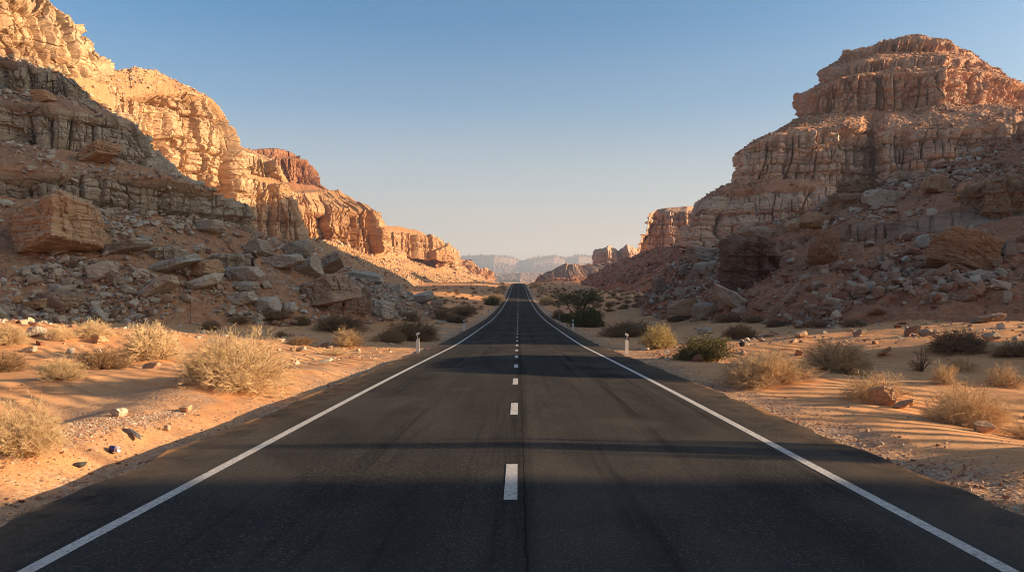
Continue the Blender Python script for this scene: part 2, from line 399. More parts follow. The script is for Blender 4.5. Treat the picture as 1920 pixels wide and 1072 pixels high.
# ================================================================ the road
def strip(name, x0, x1, ys, dz, mat, parent, nx=2, jit=0):
    xs = np.linspace(x0, x1, nx); X, Y = np.meshgrid(xs, ys)
    Z = zroad(X, Y) + dz
    if jit:
        X = X.copy(); X[:, 0] -= np.abs(fbm(ys/.5, ys*0, 0, 3, 31))*jit; X[:, -1] += np.abs(fbm(ys/.5, ys*0, 5, 3, 32))*jit
        Z[:, 0] -= .16; Z[:, -1] -= .16; Z[:, 1] -= .0
    return obj(name, mk_mesh(name, np.stack([X, Y, Z], -1).reshape(-1, 3), grid_faces(len(ys), nx), False), mat, parent)
def make_road():
    ys = np.concatenate([np.arange(-60, 40, .35), 40*np.exp(np.linspace(0, np.log(1400/40), 260))])
    m, nt, b = new_mat('asphalt'); g = N(nt)
    pos = g.n('ShaderNodeNewGeometry').outputs['Position']
    sx = g.n('ShaderNodeSeparateXYZ'); g.link(pos, sx.inputs[0])
    agg = g.voro(pos, 70.0, 'F1', 'Color'); sc = g.n('ShaderNodeSeparateColor'); g.link(agg, sc.inputs[0])
    n1 = g.noise(pos, 60, 4, .7); n2 = g.noise(g.scale(pos, (1.2, .16, 1)), 1.0, 4, .6); n3 = g.noise(pos, .5, 4, .6)
    c = g.mix(g.map(n1, .3, .7), (.030,.0275,.0262), (.077,.069,.062))
    c = g.mix(g.math('MULTIPLY', g.math('GREATER_THAN', sc.outputs[0], .9), .55), c, (.17,.145,.12))
    c = g.mix(g.math('MULTIPLY', g.map(n2, .42, .68), .5), c, (.094,.082,.070))
    c = g.mix(g.math('MULTIPLY', g.map(n3, .5, .7), .4), c, (.034,.030,.027))
    # wheel tracks: worn darker, smoother
    ax = g.math('ABSOLUTE', sx.outputs[0])
    tr = g.math('ADD', g.map(g.math('ABSOLUTE', g.math('SUBTRACT', ax, .95)), .5, 0.0), g.map(g.math('ABSOLUTE', g.math('SUBTRACT', ax, 2.6)), .5, 0.0))
    c = g.mix(g.math('MULTIPLY', tr, .22, clamp=True), c, (.024,.022,.021))
    # long rubber marks and dull repaired patches
    tm = g.noise(g.scale(pos, (3.2, .05, 1)), 1.0, 5, .65); c = g.mix(g.math('MULTIPLY', g.map(tm, .56, .7), .6, clamp=True), c, (.017,.0155,.0155))
    pt = g.noise(g.scale(pos, (.35, .22, 1)), 1.0, 2); c = g.mix(g.math('MULTIPLY', g.map(pt, .53, .6), .35, clamp=True), c, (.110,.095,.080))
    # fine cracks in a few worn stretches
    ce = g.voro(g.vadd(g.scale(pos, (.55, .4, 1)), g.scale(pos, (0, 0, 0))), 1.0, 'DISTANCE_TO_EDGE', 'Distance')
    wc = g.noise(pos, 2.5, 5, .7)
    cl = g.math('MULTIPLY', g.math('LESS_THAN', g.math('ADD', ce, g.math('MULTIPLY', g.math('SUBTRACT', wc, .5), .06)), .0035), g.map(g.noise(pos, .11, 2), .5, .56), clamp=True)
    c = g.mix(g.math('MULTIPLY', cl, .3), c, (.016,.015,.015))
    # sand dust blown on to the shoulders
    du = g.math('MULTIPLY', g.map(ax, 3.5, 4.6), g.map(g.noise(pos, 1.6, 6, .75), .36, .62))
    c = g.mix(g.math('MULTIPLY', du, .5, clamp=True), c, (.27,.17,.10))
    tg = g.math('ADD', g.map(ax, 4.05, 4.62), g.math('MULTIPLY', g.math('SUBTRACT', g.noise(g.scale(pos, (.9, .55, 1)), 1.0, 6, .7), .5), 2.2))
    c = g.mix(g.map(tg, .86, 1.12), c, (.44,.22,.10))
    # the seam between the two lanes
    wob = g.math('MULTIPLY', g.math('SUBTRACT', g.noise(g.scale(pos, (0, 2.2, 0)), 1.0, 4, .7), .5), .09)
    sd = g.math('ABSOLUTE', g.math('SUBTRACT', g.math('ADD', sx.outputs[0], wob), .06))
    seam = g.math('LESS_THAN', sd, .006)
    halo = g.map(sd, .14, .02)
    c = g.mix(g.math('MULTIPLY', halo, .35, clamp=True), c, (.02,.019,.018))
    c = g.mix(g.math('MULTIPLY', seam, .7), c, (.012,.011,.011))
    g.link(c, b.inputs['Base Color']); b.inputs['Roughness'].default_value = 1.0; b.inputs['Specular IOR Level'].default_value = .0
    hh = g.math('ADD', g.math('MULTIPLY', n1, .6), g.math('MULTIPLY', sc.outputs[1], .5))
    hh = g.math('SUBTRACT', hh, g.math('MULTIPLY', seam, 1.5))
    g.link(g.bump(hh, .55, .006), b.inputs['Normal'])
    xs = np.array([-RW-.12, -RW, -3.4, -1.7, 0, 1.7, 3.4, RW, RW+.12]); X, Y = np.meshgrid(xs, ys)
    Z = zroad(X, Y)
    wl = .2*fbm(ys/.9, ys*0, 0, 5, 31, .6); wr = .17*fbm(ys/.9, ys*0, 5, 5, 32, .6)
    X[:, 0] += wl; X[:, 1] += wl; X[:, -1] += wr; X[:, -2] += wr
    Z[:, 0] -= .22; Z[:, -1] -= .22
    road = obj('road', mk_mesh('road', np.stack([X, Y, Z], -1).reshape(-1, 3), grid_faces(len(ys), len(xs)), False), m)
    tag(road, 'straight two lane black asphalt road running down the valley', 'road', None, 'structure')
    pm, nt, b = new_mat('road_paint'); g = N(nt); b.inputs['Roughness'].default_value = .7
    pos = g.n('ShaderNodeNewGeometry').outputs['Position']
    c = g.mix(g.math('MULTIPLY', g.map(g.noise(pos, 22, 6, .85), .5, .6), .8, clamp=True), (.64,.59,.53), (.15,.13,.115))
    c = g.mix(g.math('MULTIPLY', g.map(g.noise(pos, 1.7, 4), .4, .7), .5, clamp=True), c, (.40,.33,.27))
    g.link(c, b.inputs['Base Color']); g.link(g.bump(g.noise(pos, 60, 4, .7), .4, .005), b.inputs['Normal'])
    for s in (-1, 1):
        o = strip('edge_line', s*3.5-.065, s*3.5+.065, ys, .005, pm, road)
    starts = [2.0, 7.07, 12.75, 18.0, 23.4, 28.6, 33.8]
    while starts[-1] < 420: starts.append(starts[-1]+5.3)
    for s0 in starts:
        yy = np.linspace(s0, s0+1.62, 4)
        strip('centre_dash', -.14, -.01, yy, .005, pm, road)
    return road
make_road()
# ================================================================ rock masses: rows of (px, py, distance) from foot to top
def row(*p): return list(p)
# --- the shaded terraces on the near left: scree foot, three ledges with scree between them
Fz = lambda px, d, dz=-.9: (px, CY-F*(float(ground(np.array([(px-CX)/F*d]), np.array([d]))[0])+dz)/d, d)
loft('rock_terrace', [
    row(Fz(-700,40), Fz(-160,41), Fz(0,42), Fz(120,44), Fz(250,47), Fz(400,52), Fz(560,58), Fz(700,68), Fz(800,82), Fz(840,96), Fz(800,130), Fz(600,170)),
    row((-700,505,46),(-160,500,47),(0,515,48),(120,520,50),(250,528,53),(400,535,58),(540,540,63),(660,548,74),(745,556,88),(790,566,99),(760,565,130),(560,560,170)),
    row((-700,415,54),(-160,415,55),(0,420,56),(120,430,57),(230,440,60),(330,446,64),(450,468,70),(580,490,80),(670,520,94),(740,546,106),(700,552,135),(480,545,175)),
    row((-700,372,58),(-160,372,59),(0,372,60),(110,374,61),(170,380,63),(315,395,67),(388,412,72),(520,455,86),(620,498,101),(715,543,112),(660,540,140),(420,520,180)),
    row((-700,330,58.5),(-160,330,59.5),(0,331,60.5),(110,326,61.5),(165,326,63.5),(310,334,67.5),(391,362,72.5),(500,445,88),(600,487,104),(700,541,114),(600,520,145),(380,490,185)),
    row((-700,280,66),(-160,275,66),(0,270,67),(90,269,67),(150,275,69),(296,322,73),(352,352,77),(450,430,92),(560,475,108),(670,535,118),(560,500,150),(340,450,190)),
    row((-700,200,67),(-160,196,67),(0,197,67.5),(90,201,68),(150,208,69.5),(255,228,73.5),(300,288,78),(420,420,96),(530,465,112),(640,530,122),(520,480,155),(300,400,195)),
    row((-700,180,75),(-160,186,76),(0,186,77),(60,182,77),(100,180,78),(180,208,80),(240,226,84),(380,400,100),(500,452,116),(620,520,126),(480,450,160),(260,360,200)),
    row((-700,118,75.5),(-160,110,76.5),(0,112,77.5),(60,126,77.5),(100,141,78.5),(126,145,80.5),(180,205,86),(340,380,104),(470,440,120),(600,510,130),(440,420,165),(220,330,205)),
    row((-700,100,95),(-160,104,96),(0,108,97),(50,120,97),(90,135,98),(110,142,99),(150,200,102),(300,360,115),(430,430,130),(580,505,136),(400,400,175),(180,300,215)),
   ], ['t','t','t','c','t','c','t','c','p'], M['cliff_grey'], lay=2.5, amp=1.0, seed=3, butt=1.6, bsize=10, pil=.5, wav=.55, step=1.5, scree=.55, rim=.8, dip=.02, far=3, asp=1.9,
   label='shaded grey terraces of layered rock stepping down to scree beside the road, in front of the sunlit cliffs', cat='terrace')
# --- sunlit cliffs going away on the left
loft('cliff', [
    row((-420,520,105),(-120,480,118),(0,450,126),(90,440,134),(190,430,145),(240,430,152),(220,430,170),(60,430,230)),
    row((-420,330,105),(-120,300,118),(0,290,126),(90,285,134),(185,270,146),(232,262,152),(215,262,170),(60,300,230)),
    row((-420,60,107),(-120,110,119),(0,150,127),(90,165,135),(175,185,147),(222,215,153),(205,215,170),(50,260,230)),
    row((-420,50,108),(-120,95,121),(0,125,129),(90,140,137),(165,150,149),(200,166,155),(190,170,172),(40,220,230)),
    row((-420,-190,109),(-120,-120,122),(0,-20,130),(66,0,138),(104,40,146),(140,95,151),(184,118,154),(180,122,174),(0,150,230))[:3] +
    row((66,-2,138),(128,80,148),(184,117,156),(180,125,174),(0,150,230)),
    row((-420,-240,118),(-120,-150,130),(0,-45,138),(56,-14,146),(98,10,152),(130,40,158),(120,50,176),(-60,60,235)),
    row((-420,-260,160),(-120,-160,165),(0,-60,165),(40,-10,168),(90,14,170),(122,40,174),(110,50,190),(-60,60,235)),
   ], ['c','c','t','c','c','p'], M['cliff_gold'], lay=4.0, amp=1.5, seed=11, butt=3.6, bsize=16, pil=1.3, blk=1.15, wav=2.0, step=1.3, dip=.01, rim=.9,
   label='tall golden cliff with its top cut off by the picture edge, rising behind the shaded terraces')
loft('cliff', [
    row((120,500,215),(180,470,228),(215,470,236),(260,470,248),(310,470,262),(360,470,276),(405,468,288),(440,468,298),(455,468,312),(430,465,340),(330,460,400)),
    row((120,330,216),(180,320,229),(215,325,238),(260,330,249),(310,335,264),(360,335,277),(405,335,289),(446,345,299),(458,350,312),(430,350,340),(330,350,400)),
    row((120,200,218),(180,190,231),(215,190,244),(260,195,251),(310,200,268),(360,196,279),(404,215,291),(434,270,300),(440,280,314),(415,280,340),(320,280,400)),
    row((120,160,219),(180,166,232),(215,170,243),(260,172,252),(310,172,266),(360,174,280),(400,186,292),(424,220,301),(430,240,315),(400,220,340),(310,220,400)),
    row((120,140,236),(184,133,244),(210,134,252),(260,134,262),(300,137,276),(330,154,287),(366,166,297),(410,196,306),(420,215,320),(380,190,342),(300,190,400)),
    row((100,135,280),(170,132,285),(210,134,290),(250,135,300),(290,139,310),(320,153,320),(350,164,330),(396,190,340),(405,205,345),(360,185,350),(290,180,400)),
   ], ['c','c','c','t','p'], M['cliff_gold'], lay=7, amp=2.2, seed=23, butt=7.5, bsize=26, pil=1.6, blk=1.1, wav=3.0, step=1.3, rim=.5,
   label='golden cliff with a rubble covered top and tall vertical cracks, second from the left')
loft('cliff', [
    row((400,480,305),(440,475,312),(480,475,318),(520,475,324),(565,474,330),(592,474,335),(590,472,350),(540,470,420)),
    row((400,400,306),(440,395,313),(480,392,321),(520,392,328),(556,396,331),(580,462,336),(578,462,350),(530,440,420)),
    row((400,360,308),(440,345,316),(480,345,326),(515,350,331),(548,372,333),(568,412,337),(566,420,352),(520,420,420)),
    row((400,335,309),(440,330,318),(480,330,327),(512,330,332),(538,340,335),(555,380,339),(552,390,353),(510,400,420)),
    row((400,285,312),(440,286,320),(480,293,330),(508,299,334),(522,309,337),(541,340,341),(538,350,356),(500,370,420)),
    row((400,262,335),(440,270,338),(465,280,342),(490,290,347),(510,299,352),(525,330,356),(520,340,365),(480,340,420)),
   ], ['c','c','t','c','t'], M['cliff_gold'], lay=6.5, amp=2.1, seed=37, butt=6, bsize=22, pil=1.5, blk=1.1, wav=2.6, step=1.25, rim=.6,
   label='lower golden cliff buttress with a small stepped ledge top, third from the left')
loft('cliff', [
    row((440,470,480),(500,440,490),(540,420,500),(600,420,510),(650,420,520),(640,420,540),(560,420,640)),
    row((440,330,485),(500,330,497),(540,340,505),(586,346,515),(640,366,527),(630,370,545),(550,370,640)),
    row((440,312,487),(500,318,498),(540,325,508),(583,335,518),(600,345,530),(590,350,550),(540,350,640)),
    row((450,292,490),(500,296,501),(540,297,511),(578,300,521),(584,318,532),(575,325,550),(530,330,640)),
    row((455,292,500),(482,292,508),(516,291,513),(536,292,521),(556,297,530),(566,303,548),(525,320,640)),
    row((455,284,502),(480,282,510),(514,278,515),(534,281,524),(554,290,533),(562,298,550),(520,310,640)),
    row((460,284,560),(482,281,560),(512,277,560),(530,280,562),(548,288,564),(554,294,570),(515,305,640)),
   ], ['t','c','c','p','c','p'], M['mesa_red'], lay=8, amp=2.4, seed=41, butt=5, bsize=26, pil=1.8, step=1.3, rim=.5,
   label='small reddish flat topped mesa showing above the third golden cliff')
loft('cliff', [
    row((520,480,400),(560,475,408),(600,476,418),(640,476,430),(690,474,444),(727,474,455),(722,470,480),(660,465,560)),
    row((520,420,401),(560,420,410),(600,420,420),(640,422,433),(685,425,446),(714,445,457),(710,445,482),(650,440,560)),
    row((520,380,403),(555,386,412),(600,388,424),(640,388,436),(684,392,449),(706,404,459),(700,410,484),(640,410,560)),
    row((520,362,412),(552,362,424),(580,360,434),(610,358,446),(640,362,456),(690,388,464),(685,395,486),(630,395,560)),
    row((520,356,450),(552,358,456),(580,357,460),(610,355,466),(634,356,474),(660,374,480),(655,380,500),(610,380,560)),
   ], ['c','c','c','t'], M['cliff_orange'], lay=8, amp=2.6, seed=53, butt=8, bsize=30, pil=2.4, blk=.7, wav=3.0, step=1.2, rim=.5,
   label='sunlit orange cliff above the cone of scree, behind the third golden cliff')
loft('cliff', [
    row((690,485,600),(727,480,612),(766,484,632),(800,490,650),(832,497,670),(838,498,690),(800,490,760)),
    row((690,450,601),(727,450,614),(766,455,635),(800,462,652),(829,482,672),(832,483,692),(790,480,760)),
    row((690,432,603),(724,436,617),(766,440,637),(800,446,655),(823,460,675),(826,462,694),(780,465,760)),
    row((690,424,615),(712,422,628),(745,424,645),(775,431,660),(808,441,672),(818,453,684),(812,456,700),(770,460,760))[:1] +
    row((716,422,628),(745,424,645),(778,431,662),(812,445,680),(808,452,700),(770,460,760)),
   ], ['c','c','t'], M['cliff_orange'], lay=9, amp=2.6, seed=67, butt=9, bsize=38, pil=2.6, blk=.7, step=1.1, rim=.5,
   label='long golden cliff with a smooth brown top, halfway to the far hills')
loft('cliff', [
    row((815,505,760),(835,500,770),(850,502,780),(868,505,795),(866,504,810),(830,500,860)),
    row((815,468,761),(833,470,772),(850,472,782),(865,480,797),(863,482,812),(826,480,860)),
    row((815,461,763),(832,462,774),(849,464,785),(862,470,799),(860,472,814),(822,472,860)),
    row((815,460,790),(830,461,795),(848,464,800),(860,469,806),(857,471,818),(820,471,860)),
   ], ['c','c','p'], M['cliff_gold'], lay=9, amp=2.4, seed=71, butt=6, bsize=30, pil=2.2, blk=.7, step=1.0, rim=.5,
   label='narrow square golden tower of rock at the end of the left cliffs')
loft('rock_ridge', [
    row((845,512,860),(868,510,880),(885,512,900),(905,520,930),(920,528,955),(936,534,980),(930,533,1010),(880,525,1100)),
    row((845,492,862),(868,492,884),(885,494,905),(900,508,933),(914,508,958),(933,520,984),(928,522,1015),(870,515,1100)),
    row((845,484,866),(868,486,888),(884,488,910),(898,502,940),(912,502,965),(929,512,990),(924,514,1020),(865,505,1100)),
    row((840,483,880),(862,485,900),(880,488,920),(896,502,950),(910,503,975),(924,511,1000),(918,514,1025),(860,505,1100)),
   ], ['c','c','p'], M['cliff_red'], lay=8, amp=4, seed=79, butt=8, bsize=26, step=.9, rim=1.4,
   label='low jagged brown rocks ending the left wall of the valley', cat='rock ridge')
# scree slopes under the left cliffs
loft('scree_slope', [
    row(Fz(480,255,-3), Fz(600,262,-3), Fz(700,300,-3), Fz(770,380,-3), Fz(850,560,-3), Fz(905,800,-3), Fz(945,960,-3), Fz(940,1100,-3)),
    row((480,515,275),(590,512,285),(690,520,325),(760,524,410),(830,523,590),(890,526,830),(932,530,985),(930,530,1100)),
    row((480,480,290),(585,485,305),(655,492,350),(730,502,450),(810,510,620),(875,513,850),(922,526,1000),(915,526,1100)),
    row((480,450,330),(580,462,348),(640,470,410),(700,474,462),(770,486,640),(845,500,790),(905,519,940),(900,520,1100)),
    row((480,440,380),(580,448,400),(640,455,440),(705,462,490),(770,474,665),(845,490,830),(895,508,960),(890,510,1100)),
   ], ['t','t','t','t'], M['cliff_gold'], lay=6, amp=2, seed=83, step=1.3, scree=1.2, rim=0,
   label='sunlit orange scree cone spreading below the left cliffs to the valley floor', cat='scree slope')

# --- the right side: talus ridge, butte, mesa, far rocks
loft('talus_ridge', [
    row(Fz(1175,150,-1), Fz(1190,120,-1), Fz(1206,96), Fz(1245,78), Fz(1320,64), Fz(1420,53), Fz(1560,47), Fz(1720,43), Fz(1930,40), Fz(2200,38.5), Fz(2700,38)),
    row((1205,560,155),(1215,560,125),(1225,562,104),(1275,560,84),(1350,560,69),(1450,556,59),(1590,550,52),(1740,545,48),(1930,540,45),(2200,530,43),(2700,520,43)),
    row((1225,545,160),(1232,545,132),(1240,538,110),(1300,525,92),(1380,510,76),(1480,495,68),(1600,490,61),(1740,482,57),(1930,470,53),(2200,440,51),(2700,400,51)),
    row((1236,530,165),(1240,528,138),(1243,515,114),(1300,495,98),(1390,470,84),(1490,455,78),(1600,450,68),(1740,440,64),(1930,410,62),(2200,350,60),(2700,260,60)),
    row((1238,528,168),(1241,522,140),(1246,510,115),(1300,485,100),(1392,446,86),(1492,440,79),(1600,410,70),(1740,405,66),(1930,370,66),(2200,290,66),(2700,150,66)),
    row((1240,522,172),(1246,518,144),(1262,500,118),(1310,478,104),(1430,430,89),(1500,420,84),(1590,372,84),(1720,350,84),(1930,305,86),(2200,170,88),(2700,-60,90)),
    row((1242,520,176),(1250,514,148),(1276,494,121),(1330,474,107),(1440,424,92),(1515,402,92),(1596,356,96),(1735,326,100),(1935,236,106),(2200,60,110),(2700,-240,112)),
    row((1260,520,190),(1275,514,165),(1300,496,140),(1350,478,128),(1460,430,112),(1535,408,112),(1610,364,120),(1760,340,130),(1960,260,136),(2200,100,135),(2700,-150,130)),
    row((1300,530,200),(1320,525,190),(1350,510,180),(1400,505,170),(1500,480,150),(1600,450,150),(1700,420,160),(1800,400,170),(2000,340,175),(2200,300,160),(2700,60,150)),
   ], ['t','t','t','c','t','t','t','t'], M['cliff_rust'], lay=1.8, amp=.8, seed=91, butt=1.4, bsize=8, pil=.5, wav=.5, step=1.5, scree=.85, rim=.6, far=3, asp=1.4,
   label='shaded rusty boulder slope on the right, rising in front of the stepped butte', cat='talus slope')
loft('butte', [
    row((1420,470,399.2),(1262,470,290.0),(1272,462,262.0),(1310,470,256.0),(1400,470,254.0),(1500,460,251.0),(1605,460,253.8),(1630,460,268.8),(1655,460,253.8),(1780,450,242.8),(1900,440,238.0),(2100,450,240.0),(2220,470,246.0)),
    row((1424,400,399.1),(1290,410,292.0),(1287,402,264.0),(1315,392,259.0),(1400,390,257.0),(1500,390,254.0),(1606,390,252.8),(1630,390,263.8),(1656,390,252.8),(1780,380,244.8),(1900,370,241.0),(2100,380,244.0),(2200,430,252.0)),
    row((1428,372,398.9),(1318,375,295.0),(1309,374,268.0),(1340,366,265.0),(1400,358,262.0),(1500,352,258.0),(1607,350,256.7),(1630,350,267.8),(1656,350,255.8),(1780,345,248.8),(1900,330,245.0),(2090,340,250.0),(2180,400,260.0)),
    row((1430,350,398.8),(1375,345,300.0),(1388,338,272.0),(1400,338,266.0),(1420,338,263.2),(1500,338,260.0),(1608,338,258.7),(1630,338,269.8),(1657,338,257.7),(1780,330,250.8),(1900,315,247.0),(2090,320,252.0),(2170,380,262.0)),
    row((1440,290,398.4),(1378,290,302.0),(1387,282,274.0),(1398,276,268.0),(1425,266,266.0),(1510,252,262.6),(1610,246,261.6),(1632,248,270.7),(1658,244,261.7),(1790,236,253.4),(1905,226,250.0),(2080,240,258.0),(2150,330,267.0)),
    row((1470,240,397.2),(1490,232,306.4),(1484,232,288.7),(1480,240,278.8),(1490,240,274.4),(1540,232,272.4),(1615,226,273.4),(1635,224,280.6),(1660,222,273.6),(1790,214,264.4),(1905,208,262.0),(2060,240,272.0),(2130,330,282.0)),
    row((1500,222,396.0),(1530,218,314.8),(1520,217,298.2),(1519,218,288.2),(1530,218,284.8),(1570,214,281.2),(1625,210,281.0),(1640,206,283.4),(1662,205,280.5),(1770,193,275.2),(1850,196,284.0),(1935,200,300.0),(2040,300,317.0)),
    row((1500,180,396.0),(1530,178,316.8),(1520,178,300.2),(1519,178,290.2),(1532,172,286.7),(1580,150,283.8),(1627,146,282.9),(1642,146,286.3),(1664,142,282.5),(1770,134,277.2),(1846,140,287.2),(1930,164,304.0),(2030,290,322.0)),
    row((1540,160,394.4),(1590,140,322.4),(1588,139,304.5),(1589,140,296.5),(1594,140,292.2),(1615,138,289.4),(1650,136,289.0),(1680,132,288.8),(1710,129,287.6),(1770,122,284.2),(1838,128,296.5),(1900,152,312.0),(2000,270,332.0)),
    row((1540,130,394.4),(1590,127,326.4),(1588,126,308.5),(1589,126,299.5),(1596,123,295.2),(1620,116,292.2),(1652,113,291.9),(1684,111,291.6),(1714,110,290.4),(1770,108,287.2),(1829,110,300.9),(1880,142,318.0),(1960,240,342.0)),
    row((1580,110,372.8),(1634,105,325.7),(1636,105,315.6),(1638,105,306.5),(1644,104,303.2),(1658,103,301.7),(1680,102,299.8),(1700,101,299.0),(1724,100,298.1),(1752,98,298.9),(1786,96,304.6),(1870,130,332.0),(1930,230,357.0)),
    row((1580,95,372.8),(1638,92,326.5),(1639,88,317.4),(1642,83,309.4),(1649,79,306.1),(1663,75,304.5),(1684,72,302.6),(1704,71,301.8),(1726,70,301.0),(1753,72,301.9),(1781,78,306.8),(1860,125,342.0),(1930,230,357.0)),
    row((1640,92,350.4),(1660,84,339.6),(1670,80,334.2),(1680,77,328.8),(1690,75,326.4),(1700,73,326.0),(1712,71,325.5),(1722,70,325.1),(1734,70,324.6),(1750,73,326.0),(1770,79,335.2),(1850,120,352.0),(1930,230,357.0)),
   ], ['c','c','t','c','t','t','c','t','c','t','c','p'], M['cliff_butte'], lay=4.2, amp=1.5, seed=101, butt=3.4, bsize=19, step=1.25, rim=.22, dip=.0, pil=1.25, blk=1.0, wav=.9, scree=1.0,
   label='great stepped butte with a small square cap rising on the right of the road', cat='butte')
loft('cliff', [
    row((1196,475,455),(1198,474,465),(1240,474,462),(1300,474,460),(1400,474,470),(1600,474,520)),
    row((1200,440,458),(1201,452,468),(1240,440,465),(1300,440,463),(1400,440,470),(1600,440,520)),
    row((1210,438,461),(1216,430,472),(1240,425,468),(1285,418,466),(1310,420,480),(1600,420,520)),
    row((1223,400,463),(1225,404,475),(1245,396,472),(1288,396,470),(1306,398,490),(1600,400,520)),
    row((1230,394,480),(1232,393,485),(1255,388,484),(1290,387,484),(1310,388,500),(1600,390,530)),
   ], ['c','c','c','p'], M['mesa_pink'], lay=7, amp=1.6, seed=113, butt=3, bsize=26, step=1.1, rim=.2, flip=False,
   label='flat topped pinkish mesa just left of the great butte')
loft('rock_ridge', [
    row((1150,500,900),(1113,502,800),(1140,502,792),(1160,502,800),(1180,500,790),(1200,498,800),(1230,498,900)),
    row((1150,480,900),(1115,482,803),(1140,480,795),(1161,482,806),(1180,478,794),(1200,478,804),(1230,480,900)),
    row((1150,475,900),(1117,475,806),(1138,468,798),(1160,474,812),(1177,466,798),(1194,472,808),(1230,475,900)),
    row((1150,470,900),(1124,468,812),(1143,461,804),(1160,469,818),(1176,458,804),(1192,465,812),(1225,470,900)),
    row((1150,470,900),(1126,468,830),(1144,461,825),(1160,469,830),(1176,459,822),(1190,465,830),(1222,470,900)),
   ], ['c','c','c','p'], M['mesa_pink'], lay=9, amp=1.8, seed=127, butt=3.5, bsize=30, step=.9, rim=.7,
   label='two pink rock towers close together beyond the mesa on the right', cat='rock towers')
loft('rock_ridge', [
    row(Fz(985,600,-4), Fz(1020,570,-4), Fz(1060,545,-4), Fz(1110,530,-4), Fz(1180,520,-4), Fz(1300,520,-4)),
    row((988,533,640),(1014,524,620),(1056,518,600),(1110,518,590),(1180,516,580),(1300,510,580)),
    row((995,531,680),(1010,518,660),(1050,508,650),(1100,503,650),(1180,498,650),(1300,490,650)),
    row((1000,530,720),(1012,516,700),(1056,497,700),(1092,495,700),(1150,492,700),(1300,480,700)),
    row((1005,531,760),(1018,518,760),(1060,500,760),(1100,500,760),(1150,495,760),(1300,485,760)),
   ], ['t','c','c','p'], M['cliff_rust'], lay=6, amp=2.2, seed=131, butt=6, bsize=26, step=.9, rim=1.5, scree=1.5,
   label='low dark rocky hill running down to the road in the distance on the right', cat='rocky hill')
loft('scree_slope', [
    row(Fz(1085,420,-3), Fz(1100,330,-3), Fz(1130,270,-3), Fz(1180,225,-3), Fz(1260,195,-3), Fz(1420,175,-3), Fz(1700,165,-3)),
    row((1090,530,440),(1118,535,350),(1150,538,290),(1205,540,245),(1280,535,212),(1430,520,190),(1700,500,180)),
    row((1110,515,460),(1150,515,375),(1185,515,315),(1235,508,270),(1300,495,235),(1440,470,210),(1700,450,200)),
    row((1145,498,480),(1188,488,400),(1212,478,350),(1255,478,300),(1310,470,262),(1440,452,240),(1700,430,230)),
    row((1190,486,490),(1209,470,440),(1228,468,390),(1262,460,320),(1312,452,280),(1445,440,262),(1700,420,262)),
   ], ['t','t','t','t'], M['cliff_rust'], lay=5, amp=2, seed=137, step=1.2, scree=1.5, rim=0,
   label='reddish brown scree slope at the foot of the great butte', cat='scree slope')
# --- the far end of the valley
loft('hills', [
    row((700,540,6475),(820,536,6300),(870,532,6125),(930,532,6037),(955,532,6060),(975,532,6125),(1000,532,6000),(1030,532,5950),(1060,532,6037),(1085,532,5980),(1110,532,6125),(1200,536,6300),(1330,540,6475)),
    row((700,518,6650),(820,512,6475),(870,515,6300),(925,514,6195),(952,510,6260),(972,514,6335),(1000,514,6180),(1036,508,6125),(1060,514,6230),(1085,508,6150),(1110,510,6300),(1200,512,6475),(1330,520,6650)),
    row((700,498,6825),(820,492,6650),(870,494,6475),(925,492,6370),(955,494,6420),(974,502,6475),(1000,498,6300),(1038,492,6380),(1061,498,6405),(1085,491,6400),(1110,494,6475),(1200,494,6650),(1330,500,6825)),
    row((700,488,6912),(820,483,6737),(870,482,6510),(928,481,6405),(958,484,6480),(975,492,6600),(1000,487,6475),(1040,481,6440),(1062,486,6500),(1085,480,6480),(1112,482,6527),(1200,484,6737),(1330,490,6912)),
    row((700,486,7525),(820,481,7350),(866,480,7175),(926,479,7087),(960,481,7200),(976,489,7350),(1008,482,7175),(1042,479,7087),(1064,484,7200),(1088,478,7100),(1115,480,7175),(1200,482,7350),(1330,488,7525)),
   ], ['t','t','c','p'], M['cliff_far'], lay=50, amp=9, seed=149, butt=30, bsize=700, step=.9, rim=.03, scree=26, pil=.25, far=60, smooth_n=5,
   label='pale blue table hills closing the valley far away', cat='hills')
loft('hills', [
    row((760,540,3500),(860,536,3412),(930,535,3325),(975,535,3237),(1020,535,3290),(1090,536,3412),(1200,540,3500)),
    row((760,528,3587),(860,526,3500),(930,523,3430),(975,521,3360),(1020,523,3412),(1090,526,3500),(1200,530,3587)),
    row((760,518,3710),(860,517,3622),(930,515,3552),(975,514,3482),(1020,515,3517),(1090,517,3622),(1200,520,3710)),
    row((760,516,4550),(860,515,4375),(930,513,4375),(975,512,4375),(1020,513,4375),(1090,515,4375),(1200,518,4550)),
   ], ['t','c','p'], M['cliff_far'], lay=20, amp=4, seed=151, butt=26, bsize=300, step=.9, rim=.06, scree=10, pil=.5, far=40, smooth_n=5,
   label='low reddish bench of land below the far blue hills', cat='hills')

